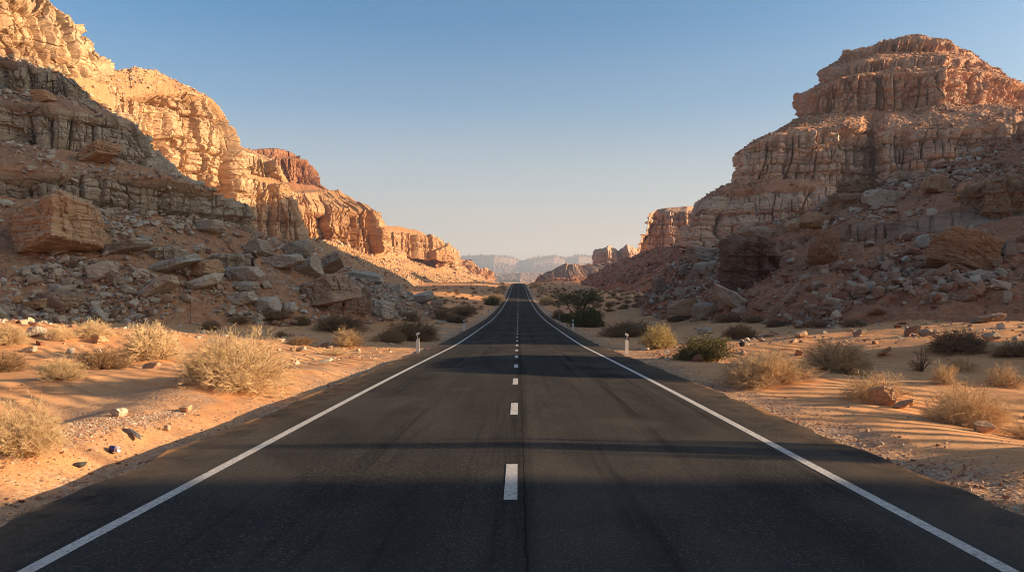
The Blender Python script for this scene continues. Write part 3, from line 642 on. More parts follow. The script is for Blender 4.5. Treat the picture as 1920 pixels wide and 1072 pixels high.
# --- unseen high ground past the right edge, shaped to lay shadow bands over the road
loft('hills', [
    row((215,38,-4),(120,37,-4),(62,37,-4),(50,40,-4),(46,44,-4),(58,62,-4),(72,84,-4),(90,112,-4),(130,168,-5),(150,205,-5),(190,215,-5)),
    row((210,38,30),(120,37,29),(94,37,28),(86,40,28),(84,44,28),(90,62,26),(96,84,22),(108,112,18),(140,168,14),(158,200,12),(190,212,10)),
    row((200,38,60),(140,37,62),(124,37.2,62),(119,40,62),(118,44,60),(122,62,62),(124,84,60),(132,112,50),(150,168,44),(165,196,40),(190,210,30)),
    row((190,38.5,70),(146,37.6,74),(134,38,76),(131,40,76),(130,44,76),(132,62,78),(134,84,76),(140,112,66),(158,168,54),(172,192,50),(195,205,40)),
    row((190,50,68),(180,50,70),(180,50,70),(180,50,70),(180,52,70),(180,62,70),(180,84,70),(180,112,60),(190,168,50),(200,190,45),(215,200,40)),
   ], ['t','c','c','p'], M['cliff_rust'], lay=5, amp=1.8, seed=163, butt=1.2, bsize=20, step=4, rim=.2, pil=.35, world=True, place=False, far=2.5,
   label='unseen high hill beyond the right edge of the picture, shaped to shade the road', cat='hill')
for (x0, y0, x1, y1, h, sd, lb) in ((29, 18.8, 40, 28.6, 7.6, 171, 'added unseen rock outcrop shading the road from beyond the right edge of the picture'),):  # unseen block added to cast one shadow band across the road
    zb = float(ground(np.array([x0]), np.array([y1]))[0])-.5
    cx, cy, hx, hy = (x0+x1)/2, (y0+y1)/2, (x1-x0)/2, (y1-y0)/2
    ph = np.linspace(0, 2*PI, 33)
    sq = lambda c, k=.35: np.sign(c)*np.abs(c)**k
    ring = lambda k, z: [(cx+hx*k*float(sq(math.cos(a))), cy+hy*k*float(sq(math.sin(a))), z) for a in ph]
    loft('rock_outcrop', [ring(1.04, zb), ring(1.0, zb+h*.4), ring(.985, zb+h*.97), ring(.9, zb+h), ring(.02, zb+h*1.02)], ['c','c','c','p'], M['cliff_rust'], lay=1.4, amp=.25, seed=sd,
         butt=.25, bsize=6, pil=.3, step=4, rim=.12, world=True, place=False, far=.35, flip=True, label=lb, cat='rock outcrop', kind='thing')

def wall(label, pts, seed):                # an unseen hillside added to block sun and sky light: pts = (foot x, y, top x, y, height)
    loft('hills', [[(a, b, -3) for a, b, c, d, h in pts], [(a+(c-a)*.35, b+(d-b)*.35, h*.45) for a, b, c, d, h in pts], [(a+(c-a)*.6, b+(d-b)*.6, h*.9) for a, b, c, d, h in pts],
                   [(c, d, h) for a, b, c, d, h in pts], [(c*1.5, d, h*.8) for a, b, c, d, h in pts]], ['c','c','c','p'], M['cliff_rust'], lay=3, amp=.5, seed=seed, butt=.8, bsize=14, pil=.3, step=6, rim=.2,
         world=True, place=False, far=1.6, flip=pts[0][0] < 0, label=label, cat='hill')
wall('added unseen hillside beside the camera beyond the right edge, darkening the near road', [(95,3.6,90,3.2,12),(60,3.9,62,3.5,20),(36,4.4,42,4.1,24),(33,2,44,2,26),(32,-12,46,-12,30),(30,-40,48,-40,34),(28,-75,50,-75,36)], 181)
wall('added unseen hillside behind the camera on the left, blocking sky light', [(-70,14,-85,14,18),(-46,6,-62,6,24),(-36,-10,-54,-10,28),(-32,-40,-52,-40,30),(-30,-75,-50,-75,32)], 183)
# ================================================================ rocks
_ICO = {}
def ico(n):
    if n not in _ICO:
        bm = bmesh.new(); bmesh.ops.create_icosphere(bm, subdivisions=n, radius=1.0)
        bm.verts.ensure_lookup_table()
        _ICO[n] = (np.array([v.co[:] for v in bm.verts]), np.array([[v.index for v in f.verts] for f in bm.faces])); bm.free()
    return _ICO[n]
def rock_shape(seed, n=3, ext=(1,1,1), sharp=12., chips=9, rough=.03, strata=0.0, box=.0):
    """a broken block: a box of the given half sizes with corners knocked off, bedded, jointed and roughened"""
    rg = np.random.default_rng(seed); D, Fc = ico(n)
    nr, hs = [], []
    for a in range(3):
        for s in (-1, 1):
            v = np.zeros(3); v[a] = s; v += rg.normal(0, .17*(1-box*.6), 3); nr.append(v/np.linalg.norm(v)); hs.append(.84+.22*rg.random())
    for _ in range(chips):
        v = rg.normal(0, 1, 3); v /= np.linalg.norm(v); nr.append(v); hs.append(.84+.38*rg.random())
    nr = np.array(nr); hs = np.array(hs)
    q = np.clip(D@nr.T, 1e-3, None)/hs
    r = 1/np.power(np.sum(q**(sharp*2.2), 1), 1/(sharp*2.2))
    P = D*r[:, None]
    ex = np.array(ext); P = P*ex; sc = ex.mean()
    dsp = fbm(P[:,0]/sc*1.6, P[:,1]/sc*1.6, P[:,2]/sc*1.6, 4, seed)*rough*2.2
    if strata:
        D2 = D/ex; D2 = D2/np.linalg.norm(D2, axis=1)[:, None]
        u = np.where(np.abs(D2[:,0]) > np.abs(D2[:,1]), P[:,1]+31.7*sc*np.sign(D2[:,0]), P[:,0]+77.1*sc*np.sign(D2[:,1]))/sc
        z = P[:,2]/sc + .15*P[:,0]/sc
        side = sstep(.95, .7, np.abs(D2[:,2]))
        lay = ex[2]/sc*(.34+.2*rg.random())
        dsp = dsp + side*strata*1.5*(blocks(u, z, lay, 2.0, 1.0, 1.5, seed+5, .1)*.7 + facets(u, z, .45, 1.2, seed+7) + blocks(u, z, lay*.33, 1.8, .4, .55, seed+8, .1))
        for _ in range(3):
            v = rg.normal(0, 1, 3); v[2] *= .3; v /= np.linalg.norm(v); c = rg.uniform(-.5, .5)*sc
            dd = P@v - c + .16*sc*fbm(P[:,0]/sc*2, P[:,1]/sc*2, P[:,2]/sc*2, 3, seed+9)
            dsp = dsp - strata*1.3*np.exp(-(dd/(.02*sc))**2)*(fbm(P[:,0]/sc, P[:,1]/sc, P[:,2]/sc, 2, seed+11) > -.15) + strata*.5*(dd > 0)
        dsp = dsp + fbm(P[:,0]/sc*7, P[:,1]/sc*7, P[:,2]/sc*7, 3, seed+13)*.018
    P = P + D*(dsp*sc)[:, None]
    return P, Fc
def rotm(rx, ry, rz):
    a, b, c = math.cos(rx), math.cos(ry), math.cos(rz); d, e, f = math.sin(rx), math.sin(ry), math.sin(rz)
    return np.array([[1,0,0],[0,a,-d],[0,d,a]]).T @ np.array([[b,0,e],[0,1,0],[-e,0,b]]).T @ np.array([[c,-f,0],[f,c,0],[0,0,1]]).T
M['rock_buff'] = rock_mat('buff_boulder', (.52,.40,.29), (.43,.295,.195), (.21,.135,.09), (.4,.2,.1), .45, world=False, bumpk=.8)
M['rock_orange'] = rock_mat('orange_boulder', (.58,.365,.21), (.48,.255,.13), (.2,.1,.05), (.4,.2,.1), .5, world=False, bumpk=.8)
M['rock_brown'] = rock_mat('brown_boulder', (.43,.285,.19), (.34,.2,.125), (.16,.09,.06), (.4,.2,.1), .5, world=False, bumpk=.8)
M['rock_white'] = rock_mat('pale_boulder', (.54,.445,.34), (.47,.36,.26), (.27,.19,.135), (.4,.2,.1), .45, world=False, bumpk=.8)
M['rock_red'] = rock_mat('red_boulder', (.36,.19,.11), (.29,.125,.07), (.15,.065,.04), (.4,.2,.1), .5, world=False, bumpk=.8)
# rubble stones carry their own shade of rock
def rubble_mat():
    m, nt, b = new_mat('scree_stones'); g = N(nt)
    t = g.attr('tint'); pos = g.n('ShaderNodeNewGeometry').outputs['Position']
    c = g.ramp(t, [(0, (.24,.10,.06)), (.28, (.40,.20,.115)), (.5, (.48,.32,.21)), (.75, (.53,.415,.305)), (1, (.58,.48,.375))])
    n1 = g.noise(pos, 5.0, 6, .7)
    c = g.mix(g.math('MULTIPLY', g.map(n1, .4, .7), .45), c, (.22,.13,.08)); g.link(c, b.inputs['Base Color'])
    g.link(g.bump(n1, .6, .06), b.inputs['Normal']); return m
M['rubble'] = rubble_mat()

# a surface to set rocks down on: what a ray from (px, py) meets, and the height under a point
_bv = {}
def bvh_of(name):
    if name not in _bv:
        o = bpy.data.objects[name]; me = o.data
        v = np.zeros(len(me.vertices)*3, np.float32); me.vertices.foreach_get('co', v)
        f = np.zeros(len(me.loops), np.int32); me.loops.foreach_get('vertex_index', f)
        _bv[name] = BVHTree.FromPolygons(v.reshape(-1, 3).tolist(), f.reshape(-1, 4).tolist())
    return _bv[name]
NEAR = ['rock_terrace', 'talus_ridge']
def hit(px, py):
    r = Vector(ray(px, py)); L = r.length; best = None
    for n in NEAR:
        h = bvh_of(n).ray_cast(Vector((0,0,0)), r.normalized())
        if h[0] is not None and (best is None or h[3] < best[1]): best = (np.array(h[0]), h[3])
    g = on_ground(px, py)
    if best is None or np.linalg.norm(g) < best[1]: return g
    return best[0]
def down(x, y):
    z = float(ground(np.array([x]), np.array([y]))[0])
    for n in NEAR:
        h = bvh_of(n).ray_cast(Vector((x, y, 200)), Vector((0,0,-1)))
        if h[0] is not None: z = max(z, h[0].z)
    return z

# ---- the boulders one can point to: (x0, y0, x1, y1) in the picture, material, kind, turn, label
BOULDERS = [
 ((28,362,180,486), 'rock_orange', 'block', (.12,.22,.5), 'biggest boulder on the left, orange and cracked, leaning out over the scree'),
 ((18,385,62,455), 'rock_orange', 'block', (.0,.3,.2), 'orange block wedged against the left side of the big leaning boulder'),
 ((548,513,654,584), 'rock_brown', 'slab', (.1,.30,.25), 'large flat sided brown block at the foot of the left scree nearest the road'),
 ((643,540,694,592), 'rock_brown', 'block', (.0,.1,-.2), 'brown boulder split from the large brown block by a dark gap'),
 ((688,562,728,600), 'rock_white', 'block', (.1,.05,.3), 'pale upright boulder to the right of the split brown boulder'),
 ((578,474,642,520), 'rock_buff', 'slab', (.2,.5,.3), 'tilted buff slab leaning above the large brown block'),
 ((531,452,582,487), 'rock_buff', 'round', (.0,.3,.0), 'rounded buff boulder on the skyline of the left boulder heap'),
 ((487,477,562,507), 'rock_buff', 'slab', (.0,.15,.1), 'broad flat buff slab lying under the rounded skyline boulder'),
 ((553,480,598,520), 'rock_buff', 'block', (.3,.2,.4), 'buff block jammed between the broad flat slab and the tilted slab'),
 ((636,508,711,532), 'rock_white', 'slab', (.0,.06,.0), 'long thin pale slab lying level above the split brown boulder'),
 ((362,413,416,438), 'rock_buff', 'round', (.0,.1,.2), 'rounded boulder lying at the end of the lowest ledge'),
 ((350,483,408,527), 'rock_orange', 'block', (.1,.35,.3), 'tan block standing alone in the middle of the left scree'),
 ((255,519,319,563), 'rock_buff', 'slab', (.1,.55,.2), 'long buff slab sliding down the left scree'),
 ((66,547,139,587), 'rock_brown', 'round', (.0,.1,.5), 'low rounded brown boulder at the bottom left of the scree'),
 ((166,490,216,529), 'rock_buff', 'block', (.2,.3,.1), 'pale block lying below the big leaning boulder'),
 ((460,453,502,481), 'rock_buff', 'round', (.0,.0,.3), 'rounded boulder left of the flat buff slab on the heap'),
 ((372,466,462,502), 'rock_buff', 'slab', (.0,.05,.1), 'bedded grey outcrop block with level cracks in the left scree'),
 ((412,498,486,528), 'rock_buff', 'slab', (.0,.03,.2), 'upper of the two thin bedded slabs below the grey outcrop block'),
 ((420,526,484,550), 'rock_buff', 'slab', (.0,.02,.1), 'lower of the two thin bedded slabs below the grey outcrop block'),
 ((186,444,262,480), 'rock_white', 'slab', (.0,.25,.1), 'pale bedded slab right of the big leaning boulder'),
 ((252,452,324,486), 'rock_buff', 'slab', (.0,.1,.2), 'stack of thin level beds under the lowest ledge wall'),
 ((274,477,352,517), 'rock_white', 'slab', (.0,.35,.1), 'pale sloping slab pointing down towards the tan block'),
 ((342,514,408,548), 'rock_white', 'slab', (.0,.28,.1), 'pale slab just below the tan block in the scree'),
 ((425,544,478,576), 'rock_white', 'slab', (.0,.2,.3), 'pale slab lying at the foot of the scree, left of the pale rounded one'),
 ((476,556,520,586), 'rock_white', 'round', (.0,.1,.4), 'pale rounded boulder at the foot of the left scree'),
 ((520,566,556,590), 'rock_white', 'round', (.0,.2,.1), 'small pale boulder beside the left end of the large brown block'),
 ((142,262,210,312), 'rock_orange', 'block', (.1,.4,.5), 'orange boulder sitting on the slope between two shaded ledges'),
 ((56,169,96,193), 'rock_orange', 'round', (.0,.2,.1), 'small orange boulder on the slope under the topmost ledge'),
 ((726,530,760,560), 'rock_buff', 'slab', (.0,.3,.2), 'sloping buff slab in the heap beyond the long thin pale slab'),
 ((756,545,812,575), 'rock_white', 'slab', (.0,.25,.1), 'last pale slab of the left heap, nearest to the road'),
 ((805,560,832,580), 'rock_brown', 'round', (.0,.1,.1), 'round brown boulder at the very tip of the left heap'),
 # the sunlit corner at the left edge
 ((40,557,92,585), 'rock_orange', 'slab', (.0,.22,.2), 'long orange stone lit by the sun on the pile at the left edge'),
 ((10,554,38,570), 'rock_orange', 'slab', (.0,.1,.3), 'short orange stone lit by the sun above the pile at the left edge'),
 ((44,609,78,634), 'rock_white', 'block', (.1,.2,.2), 'white pointed stone standing in sunlit sand among the left bushes'),
 ((172,629,196,645), 'rock_orange', 'block', (.1,.1,.4), 'small orange stone in the sand left of the straw bush clump'),
 ((38,650,66,662), 'rock_white', 'block', (.0,.1,.1), 'flat white stone lying in sand above the small straw bush'),
 ((124,652,136,664), 'rock_white', 'block', (.2,.1,.1), 'small white upright stone beside the dark bush on the left'),
 ((268,679,300,691), 'rock_brown', 'round', (.0,.1,.2), 'small dark stone in shaded sand left of the biggest straw bush'),
 ((205,765,232,782), 'rock_white', 'block', (.1,.1,.2), 'white stone on the gravel patch in the left foreground'),
 ((337,761,356,775), 'rock_orange', 'block', (.0,.1,.3), 'small tan stone on sand below the biggest straw bush'),
 ((306,797,318,809), 'rock_white', 'block', (.3,.0,.3), 'small white upright stone on the bank beside the driftwood'),
 ((137,866,158,877), 'rock_dark', 'round', (.0,.0,.1), 'smooth black stone on the bank in the left foreground'),
 ((600,642,617,650), 'rock_brown', 'block', (.0,.1,.1), 'brown stone in shaded sand left of the sunlit straw bush'),
 ((553,648,574,660), 'rock_white', 'block', (.0,.2,.1), 'pale stone in front of the low dark shrub mat'),
 ((814,601,836,609), 'rock_white', 'slab', (.0,.0,.1), 'flat pale stone lying beside the gravel verge left of the far posts'),
 # right side
 ((1762,430,1880,518), 'rock_orange', 'block', (.1,-.25,.4), 'biggest boulder on the right, orange and square, lying on the red slope'),
 ((1874,452,1908,480), 'rock_brown', 'round', (.0,.1,.1), 'round boulder close to the right side of the big orange boulder'),
 ((1858,478,1886,500), 'rock_brown', 'round', (.0,.1,.5), 'small boulder leaning on the lower right corner of the big orange boulder'),
 ((1340,535,1412,588), 'rock_buff', 'long', (.1,-.6,.3), 'long buff block tipped up at the foot of the right heap'),
 ((1382,447,1458,538), 'rock_red', 'tall', (.0,.05,.2), 'dark red upright crag standing out of the right slope'),
 ((1398,424,1448,455), 'rock_brown', 'slab', (.0,-.1,.2), 'flat brown cap of stones on top of the dark red crag'),
 ((1736,325,1788,366), 'rock_orange', 'block', (.1,-.3,.3), 'tan pointed boulder high on the right slope under the butte'),
 ((1806,340,1856,376), 'rock_orange', 'block', (.1,-.4,.1), 'tan boulder leaning left, high up near the orange ledge'),
 ((1856,326,1990,412), 'rock_orange', 'block', (.0,.0,.1), 'orange layered ledge jutting in from the right edge of the picture'),
 ((1686,323,1746,342), 'rock_buff', 'slab', (.0,-.05,.1), 'flat dark slab lying on the crest of the right slope'),
 ((1590,332,1650,366), 'rock_orange', 'block', (.0,.1,.2), 'brown outcrop block at the crest where the slope meets the butte'),
 ((1570,355,1632,390), 'rock_orange', 'slab', (.0,.0,.3), 'level brown ledge block just below the crest outcrop'),
 ((1626,352,1690,388), 'rock_buff', 'slab', (.0,-.05,.2), 'pale ledge block to the right of the level brown ledge'),
 ((1520,436,1584,502), 'rock_red', 'slab', (.2,-.5,.3), 'red slanting slab right of the dark red crag'),
 ((1714,438,1750,472), 'rock_white', 'block', (.1,.5,.2), 'pale diamond shaped boulder left of the big orange boulder'),
 ((1258,564,1306,602), 'rock_orange', 'round', (.0,.1,.2), 'tan rounded boulder at the left end of the foot of the right heap'),
 ((1300,568,1344,602), 'rock_buff', 'round', (.0,.2,.6), 'buff rounded boulder touching the tan one at the foot of the heap'),
 ((1290,463,1382,490), 'rock_buff', 'slab', (.0,-.1,.0), 'long flat slab bridging the skyline of the right heap'),
 ((1550,556,1590,581), 'rock_buff', 'block', (.1,-.3,.1), 'buff boulder among the dark stones in the middle of the right slope'),
 ((1598,530,1636,562), 'rock_brown', 'block', (.2,.3,.3), 'dark block in the stone streak on the right slope'),
 ((1640,534,1664,560), 'rock_brown', 'block', (.1,.2,.1), 'upright brown stone at the right end of the stone streak'),
 ((1752,548,1780,568), 'rock_white', 'round', (.0,.1,.1), 'pale rounded stone on the red slope below the diamond boulder'),
 ((1832,586,1888,606), 'rock_brown', 'slab', (.0,.2,.1), 'flat brown slab at the foot of the slope near the right edge'),
 ((1462,538,1472,596), 'rock_brown', 'slab', (.0,-.7,.1), 'thin slab tipped on edge near the foot of the right heap'),
 ((1224,520,1250,552), 'rock_brown', 'block', (.1,.1,.1), 'brown boulder on the left skyline of the right heap'),
 ((1270,492,1304,520), 'rock_buff', 'block', (.1,.2,.3), 'buff boulder under the left end of the long flat slab'),
 ((1306,490,1350,516), 'rock_buff', 'block', (.0,.1,.5), 'buff block under the middle of the long flat slab'),
 ((1262,536,1300,562), 'rock_buff', 'slab', (.0,-.2,.2), 'sloping slab in the left part of the right heap'),
 ((1470,410,1506,436), 'rock_orange', 'round', (.0,.1,.2), 'rounded tan boulder on the crest above the dark red crag'),
 ((1508,398,1560,432), 'rock_orange', 'block', (.0,-.2,.3), 'tan block on the crest between the crag and the brown ledge'),
 ((1648,650,1676,669), 'rock_orange', 'block', (.3,.4,.2), 'bright pointed stone in sunlit sand behind the right bushes'),
 ((1638,725,1678,763), 'rock_orange', 'block', (.1,.1,.5), 'squarish orange stone among the straw bushes on the right'),
 ((1676,748,1716,769), 'rock_orange', 'slab', (.1,.3,.3), 'low orange stone just right of the squarish one'),
 ((1830,792,1866,814), 'rock_orange', 'slab', (.0,.1,.2), 'flat orange stone under the large straw bush on the right'),
 ((1724,614,1752,632), 'rock_buff', 'block', (.1,.2,.3), 'pale top stone of the small pile in the shaded sand'),
 ((1700,612,1728,630), 'rock_brown', 'block', (.2,.1,.2), 'brown stone at the left of the small pile in the shaded sand'),
 ((1744,618,1766,631), 'rock_brown', 'slab', (.0,.2,.2), 'flat brown stone at the right of the small pile'),
 ((1602,614,1626,631), 'rock_buff', 'block', (.2,.4,.2), 'buff stone leaning in shaded sand above the second straw bush'),
 ((1848,622,1880,640), 'rock_buff', 'slab', (.0,.2,.2), 'buff flat stone in shaded sand near the dark bush at right'),
 ((1490,620,1516,634), 'rock_orange', 'block', (.0,.2,.2), 'tan stone in shaded sand right of the thin grey shrub'),
 ((1304,613,1340,626), 'rock_white', 'round', (.0,.1,.2), 'pale grey stone in the sand behind the dark green bush'),
 ((1386,640,1398,650), 'rock_dark', 'round', (.0,.1,.2), 'small black stone in the sand right of the dark green bush'),
]
M['rock_dark'] = rock_mat('black_stone', (.07,.065,.06), (.05,.046,.045), (.03,.03,.03), (.1,.06,.04), .4, world=False, bumpk=.4)
ROCKS = []                                                  # (object, picture x, picture y, size, material)
def put_boulder(i, box, mat, kind, turn, label):
    x0, y0, x1, y1 = box; cx = (x0+x1)/2; w, h = x1-x0, y1-y0
    p = hit(min(cx, 1915), y1-h*.08); d = p[1]; W, H = w/F*d, h/F*d
    ex = {'block': (.5,.45,.5), 'slab': (.5,.42,.42), 'round': (.5,.45,.5), 'long': (.55,.4,.34), 'tall': (.42,.42,.52)}[kind]
    big = w*h > 2400
    ry = turn[1]
    hx, hz = ex[0]*W, ex[2]*H
    if abs(ry) > .15 and kind in ('slab', 'long', 'block'):       # un-tilt the half sizes so the tilted block fills its box
        c, s = math.cos(ry), abs(math.sin(ry)); det = max(c*c-s*s, .35)
        a = (c*W/2-s*H/2)/det; b = (c*H/2-s*W/2)/det
        hx, hz = max(a, .3*W), max(b, .22*H)
    if w < 40: hx *= .85; hz *= .9
    e = (hx, ex[1]*min(W, H*1.7), hz)
    P, Fc = rock_shape(500+i*7, 6 if w*h > 3000 else 5 if w*h > 500 else 4 if w*h > 200 else 3, (e[0]*1.04, e[1]*1.04, e[2]*1.04), sharp={'round': 11.}.get(kind, 18.), chips={'round': 16}.get(kind, 6 if w > 90 else 9),
                       rough=.022, strata=.06 if big else .045 if kind != 'round' else .03, box=.5 if kind in ('block','slab','long') else .2)
    P = P @ rotm(turn[0], turn[1], turn[2]*.6).T
    zlo = P[:, 2].min()
    me = mk_mesh('boulder' if w > 24 else 'stone', P, Fc, False, {'talus': np.zeros(len(P)), 'tint': np.full(len(P), .5)})
    o = obj('boulder' if w > 24 else 'stone', me, M[mat])
    zc = (CY-(y0+y1)/2)/F*d
    o.location = ((cx-CX)/F*d, d+e[1]*.5, zc)
    tag(o, label, 'boulder' if w > 24 else 'stone')
    ROCKS.append((o, cx, (y0+y1)/2, w, mat)); return o
OUTCROPS = {'dark red upright crag standing out of the right slope': ('crag', 1.0, .5, 5), 'orange layered ledge jutting in from the right edge of the picture': ('ledge', 1.1, .4, 6),
            'bedded grey outcrop block with level cracks in the left scree': ('cliff_grey', .8, .28, 7), 'stack of thin level beds under the lowest ledge wall': ('cliff_grey', .6, .22, 8),
            'level brown ledge block just below the crest outcrop': ('ledge', .9, .3, 9), 'brown outcrop block at the crest where the slope meets the butte': ('ledge', .9, .35, 10)}
def put_outcrop(i, box, label, mat, lay, amp, seed):
    """bedrock standing out of the slope: a ring of bedded, jointed rock"""
    x0, y0, x1, y1 = box; p = hit(min((x0+x1)/2, 1900), y1-(y1-y0)*.1); d = p[1]; W, H = (x1-x0)/F*d, (y1-y0)/F*d
    cx, cy, zb = ((x0+x1)/2-CX)/F*d, d+W*.42, (CY-y1)/F*d-.4
    rg = np.random.default_rng(seed); ph = np.linspace(0, 2*PI, 41); wob = 1+.16*np.sin(ph*2+rg.random()*6)+.1*np.sin(ph*3+rg.random()*6)
    sq = lambda c: float(np.sign(c)*np.abs(c)**.6)
    def ring(k, z, tx=0): return [(cx+W*.5*k*w*sq(math.cos(a))+tx, cy+W*.42*k*w*sq(math.sin(a)), z+H*.05*math.sin(a*2+seed)) for a, w in zip(ph, wob)]
    o = loft('rock_outcrop', [ring(1.02, zb), ring(.98, zb+H*.35), ring(.90, zb+H*.68), ring(.84, zb+H*.92), ring(.62, zb+H*1.02), ring(.02, zb+H*1.07)], ['c','c','c','c','p'], M[mat], lay=lay, amp=amp, seed=400+seed,
         butt=amp*1.1, bsize=3.5, step=1.2, rim=.5, world=True, place=False, far=.12, flip=True, label=label, cat='rock outcrop', kind=None, smooth_n=5)
    ROCKS.append((o, (x0+x1)/2, (y0+y1)/2, x1-x0, mat))
for i, b in enumerate(BOULDERS):
    if b[4] in OUTCROPS: put_outcrop(i, b[0], b[4], *OUTCROPS[b[4]])
    else: put_boulder(i, *b)


# ---- rubble: stones strewn over the scree; the largest two hundred are things, the rest one heap a side
def hull_rock(seed, ext, n):
    """sharp broken stone: the hull of a few points on a squarish lump"""
    rg = np.random.default_rng(seed); bm = bmesh.new()
    for _ in range(n):
        v = rg.normal(0, 1, 3); v = np.sign(v)*np.abs(v)**.55; v /= np.max(np.abs(v))**.8*np.linalg.norm(v)**.2; bm.verts.new(v*np.array(ext)*(.8+.3*rg.random()))
    bmesh.ops.convex_hull(bm, input=bm.verts); bmesh.ops.delete(bm, geom=[v for v in bm.verts if not v.link_faces], context='VERTS')
    bmesh.ops.triangulate(bm, faces=bm.faces); bm.verts.index_update()
    V = np.array([v.co[:] for v in bm.verts]); Fc = np.array([[v.index for v in f.verts] for f in bm.faces]); bm.free(); return V, Fc
_EX = [(1,.8,.6),(1,.7,.42),(.9,.9,.75),(1.2,.6,.5),(1,.9,.34),(1.1,.7,.7)]
PROTO = [hull_rock(900+i, _EX[i % 6], 15) for i in range(14)]
PROTO1 = [hull_rock(950+i, _EX[i % 6], 11) for i in range(12)]
def px_of(p): return CX+F*p[..., 0]/np.maximum(p[..., 1], .5), CY-F*p[..., 2]/np.maximum(p[..., 1], .5)
LANDMARKS = [(r[1], r[2], r[0]['label']) for r in ROCKS]
def strew(name, patch, n, smin, smax, seed, tint, keep=None, density=None, sink=.25, power=1.9):
    o, P, nrm, W = PATCH[patch]; rg = np.random.default_rng(seed)
    pts = P.reshape(-1, 3); w = W.reshape(-1)
    # weight every grid point by the ground it stands for, so the stones are even over the slope
    du = np.linalg.norm(np.gradient(P, axis=1), axis=2); dv = np.linalg.norm(np.gradient(P, axis=0), axis=2)
    ar = (du*dv).reshape(-1)
    px, py = px_of(pts)
    ok = (px > -60) & (px < 1980) & (py > -20) & (pts[:, 2] > ground(pts[:, 0], pts[:, 1])-.15)
    clump = np.clip(.12 + 1.6*sstep(-.05, .35, fbm(pts[:, 0]/7, pts[:, 1]/7, pts[:, 2]/7, 3, seed)), 0, 2)
    pr = ar*ok*clump*(1.05-w)
    if density is not None: pr = pr*density(px, py, pts)
    idx = rg.choice(len(pts), n, p=pr/pr.sum())
    sz = smin*(rg.random(n)**(-1/power)); sz = np.minimum(sz, smax*(.6+.4*rg.random(n)))
    pos = pts[idx] + rg.normal(0, .12, (n, 3)); pos[:, 2] += 0
    return pos, sz, px[idx], py[idx], rg
def place_stones(pos, sz, rg, tint_lo, tint_hi, sink, protos, normals=None):
    vs, fs, ts, n0 = [], [], [], 0
    kind = rg.integers(0, len(protos), len(pos))
    for k, (PV, PF) in enumerate(protos):
        ii = np.where(kind == k)[0]
        if not len(ii): continue
        a = rg.uniform(0, 2*PI, len(ii)); tx = rg.normal(0, .3, len(ii)); ty = rg.normal(0, .3, len(ii))
        s3 = sz[ii][:, None]*(1+rg.normal(0, .18, (len(ii), 3)))*.5
        V = PV[None]*s3[:, None, :]
        x, y, z = V[..., 0], V[..., 1], V[..., 2]
        c, s = np.cos(tx)[:, None], np.sin(tx)[:, None]; y, z = c*y-s*z, s*y+c*z
        c, s = np.cos(ty)[:, None], np.sin(ty)[:, None]; x, z = c*x+s*z, -s*x+c*z
        c, s = np.cos(a)[:, None], np.sin(a)[:, None]; x, y = c*x-s*y, s*x+c*y
        Q = np.stack([x, y, z], -1)+pos[ii][:, None, :]; Q[..., 2] += (sz[ii]*(.5*.6-sink))[:, None]
        f = (PF[None]+(np.arange(len(ii))*len(PV))[:, None, None]).reshape(-1, 3)+n0
        vs.append(Q.reshape(-1, 3)); fs.append(f); n0 += len(ii)*len(PV)
        ts.append(np.repeat(np.clip(rg.normal((tint_lo+tint_hi)/2, (tint_hi-tint_lo)/2, len(ii)), 0, 1), len(PV)))
    return np.concatenate(vs), np.concatenate(fs), np.concatenate(ts)
LONE = []
def heap(patch, name, n, smin, smax, seed, tint, nlone, label, density=None, lone_far=150):
    pos, sz, px, py, rg = strew(name, patch, n, smin, smax, seed, tint, density=density)
    app = sz/pos[:, 1]
    order = np.argsort(-app)
    lone = order[:nlone]; rest = order[nlone:]
    for i in lone: LONE.append((pos[i], sz[i], px[i], py[i], rg.random(), tint))
    big = rest[app[rest]*F*.533 > 4.0]; small = rest[app[rest]*F*.533 <= 4.0]
    parts = []
    for ii, pr in ((big, PROTO), (small, PROTO1)):
        if len(ii): parts.append(place_stones(pos[ii], sz[ii], rg, tint[0], tint[1], .12, pr))
    V, Fc = merge([(a, b) for a, b, c in parts]); T = np.concatenate([c for a, b, c in parts])
    o = obj(name, mk_mesh(name, V, Fc, False, {'tint': T}), M['rubble']); tag(o, label, 'rubble', None, 'stuff'); return o
def dens_l(px, py, p): return .5+1.1*sstep(330, 430, py)+.9*sstep(480, 620, px)
heap('rock_terrace', 'rubble', 70000, .14, 1.0, 301, (.42, .8), 100, 'grey and buff stones strewn thickly over the shaded scree on the left', dens_l)
def dens_r(px, py, p): return .35+1.3*sstep(1750, 1350, px)*sstep(300, 420, py)+1.0*sstep(400, 330, py) + .9*np.exp(-((py-545+(px-1620)*.12)/28)**2)*(px > 1450)
heap('talus_ridge', 'rubble', 115000, .15, 1.2, 302, (.08, .66), 110, 'rusty brown stones strewn thickly over the shaded slope on the right', dens_r)
heap('scree_slope', 'rubble', 5000, .45, 3.2, 303, (.3, .7), 0, 'stones strewn over the sunlit scree cone below the left cliffs')
heap('scree_slope.001', 'rubble', 5000, .4, 2.6, 304, (.15, .5), 0, 'stones strewn over the reddish scree at the foot of the great butte')
for pn, n, lb, tt in (('butte', 9000, 'stones lying on the ledges of the great butte', (.1,.55)), ('cliff.001', 2600, 'stones lying on the sunlit top of the second cliff', (.35,.7)), ('cliff', 1200, 'stones lying on the ledge of the tall golden cliff', (.4,.7)), ('cliff.002', 1200, 'stones lying on the ledge of the third golden cliff', (.35,.7))):
    heap(pn, 'rubble', n*2, .35, 1.5, 310+n, tt, 0, lb)
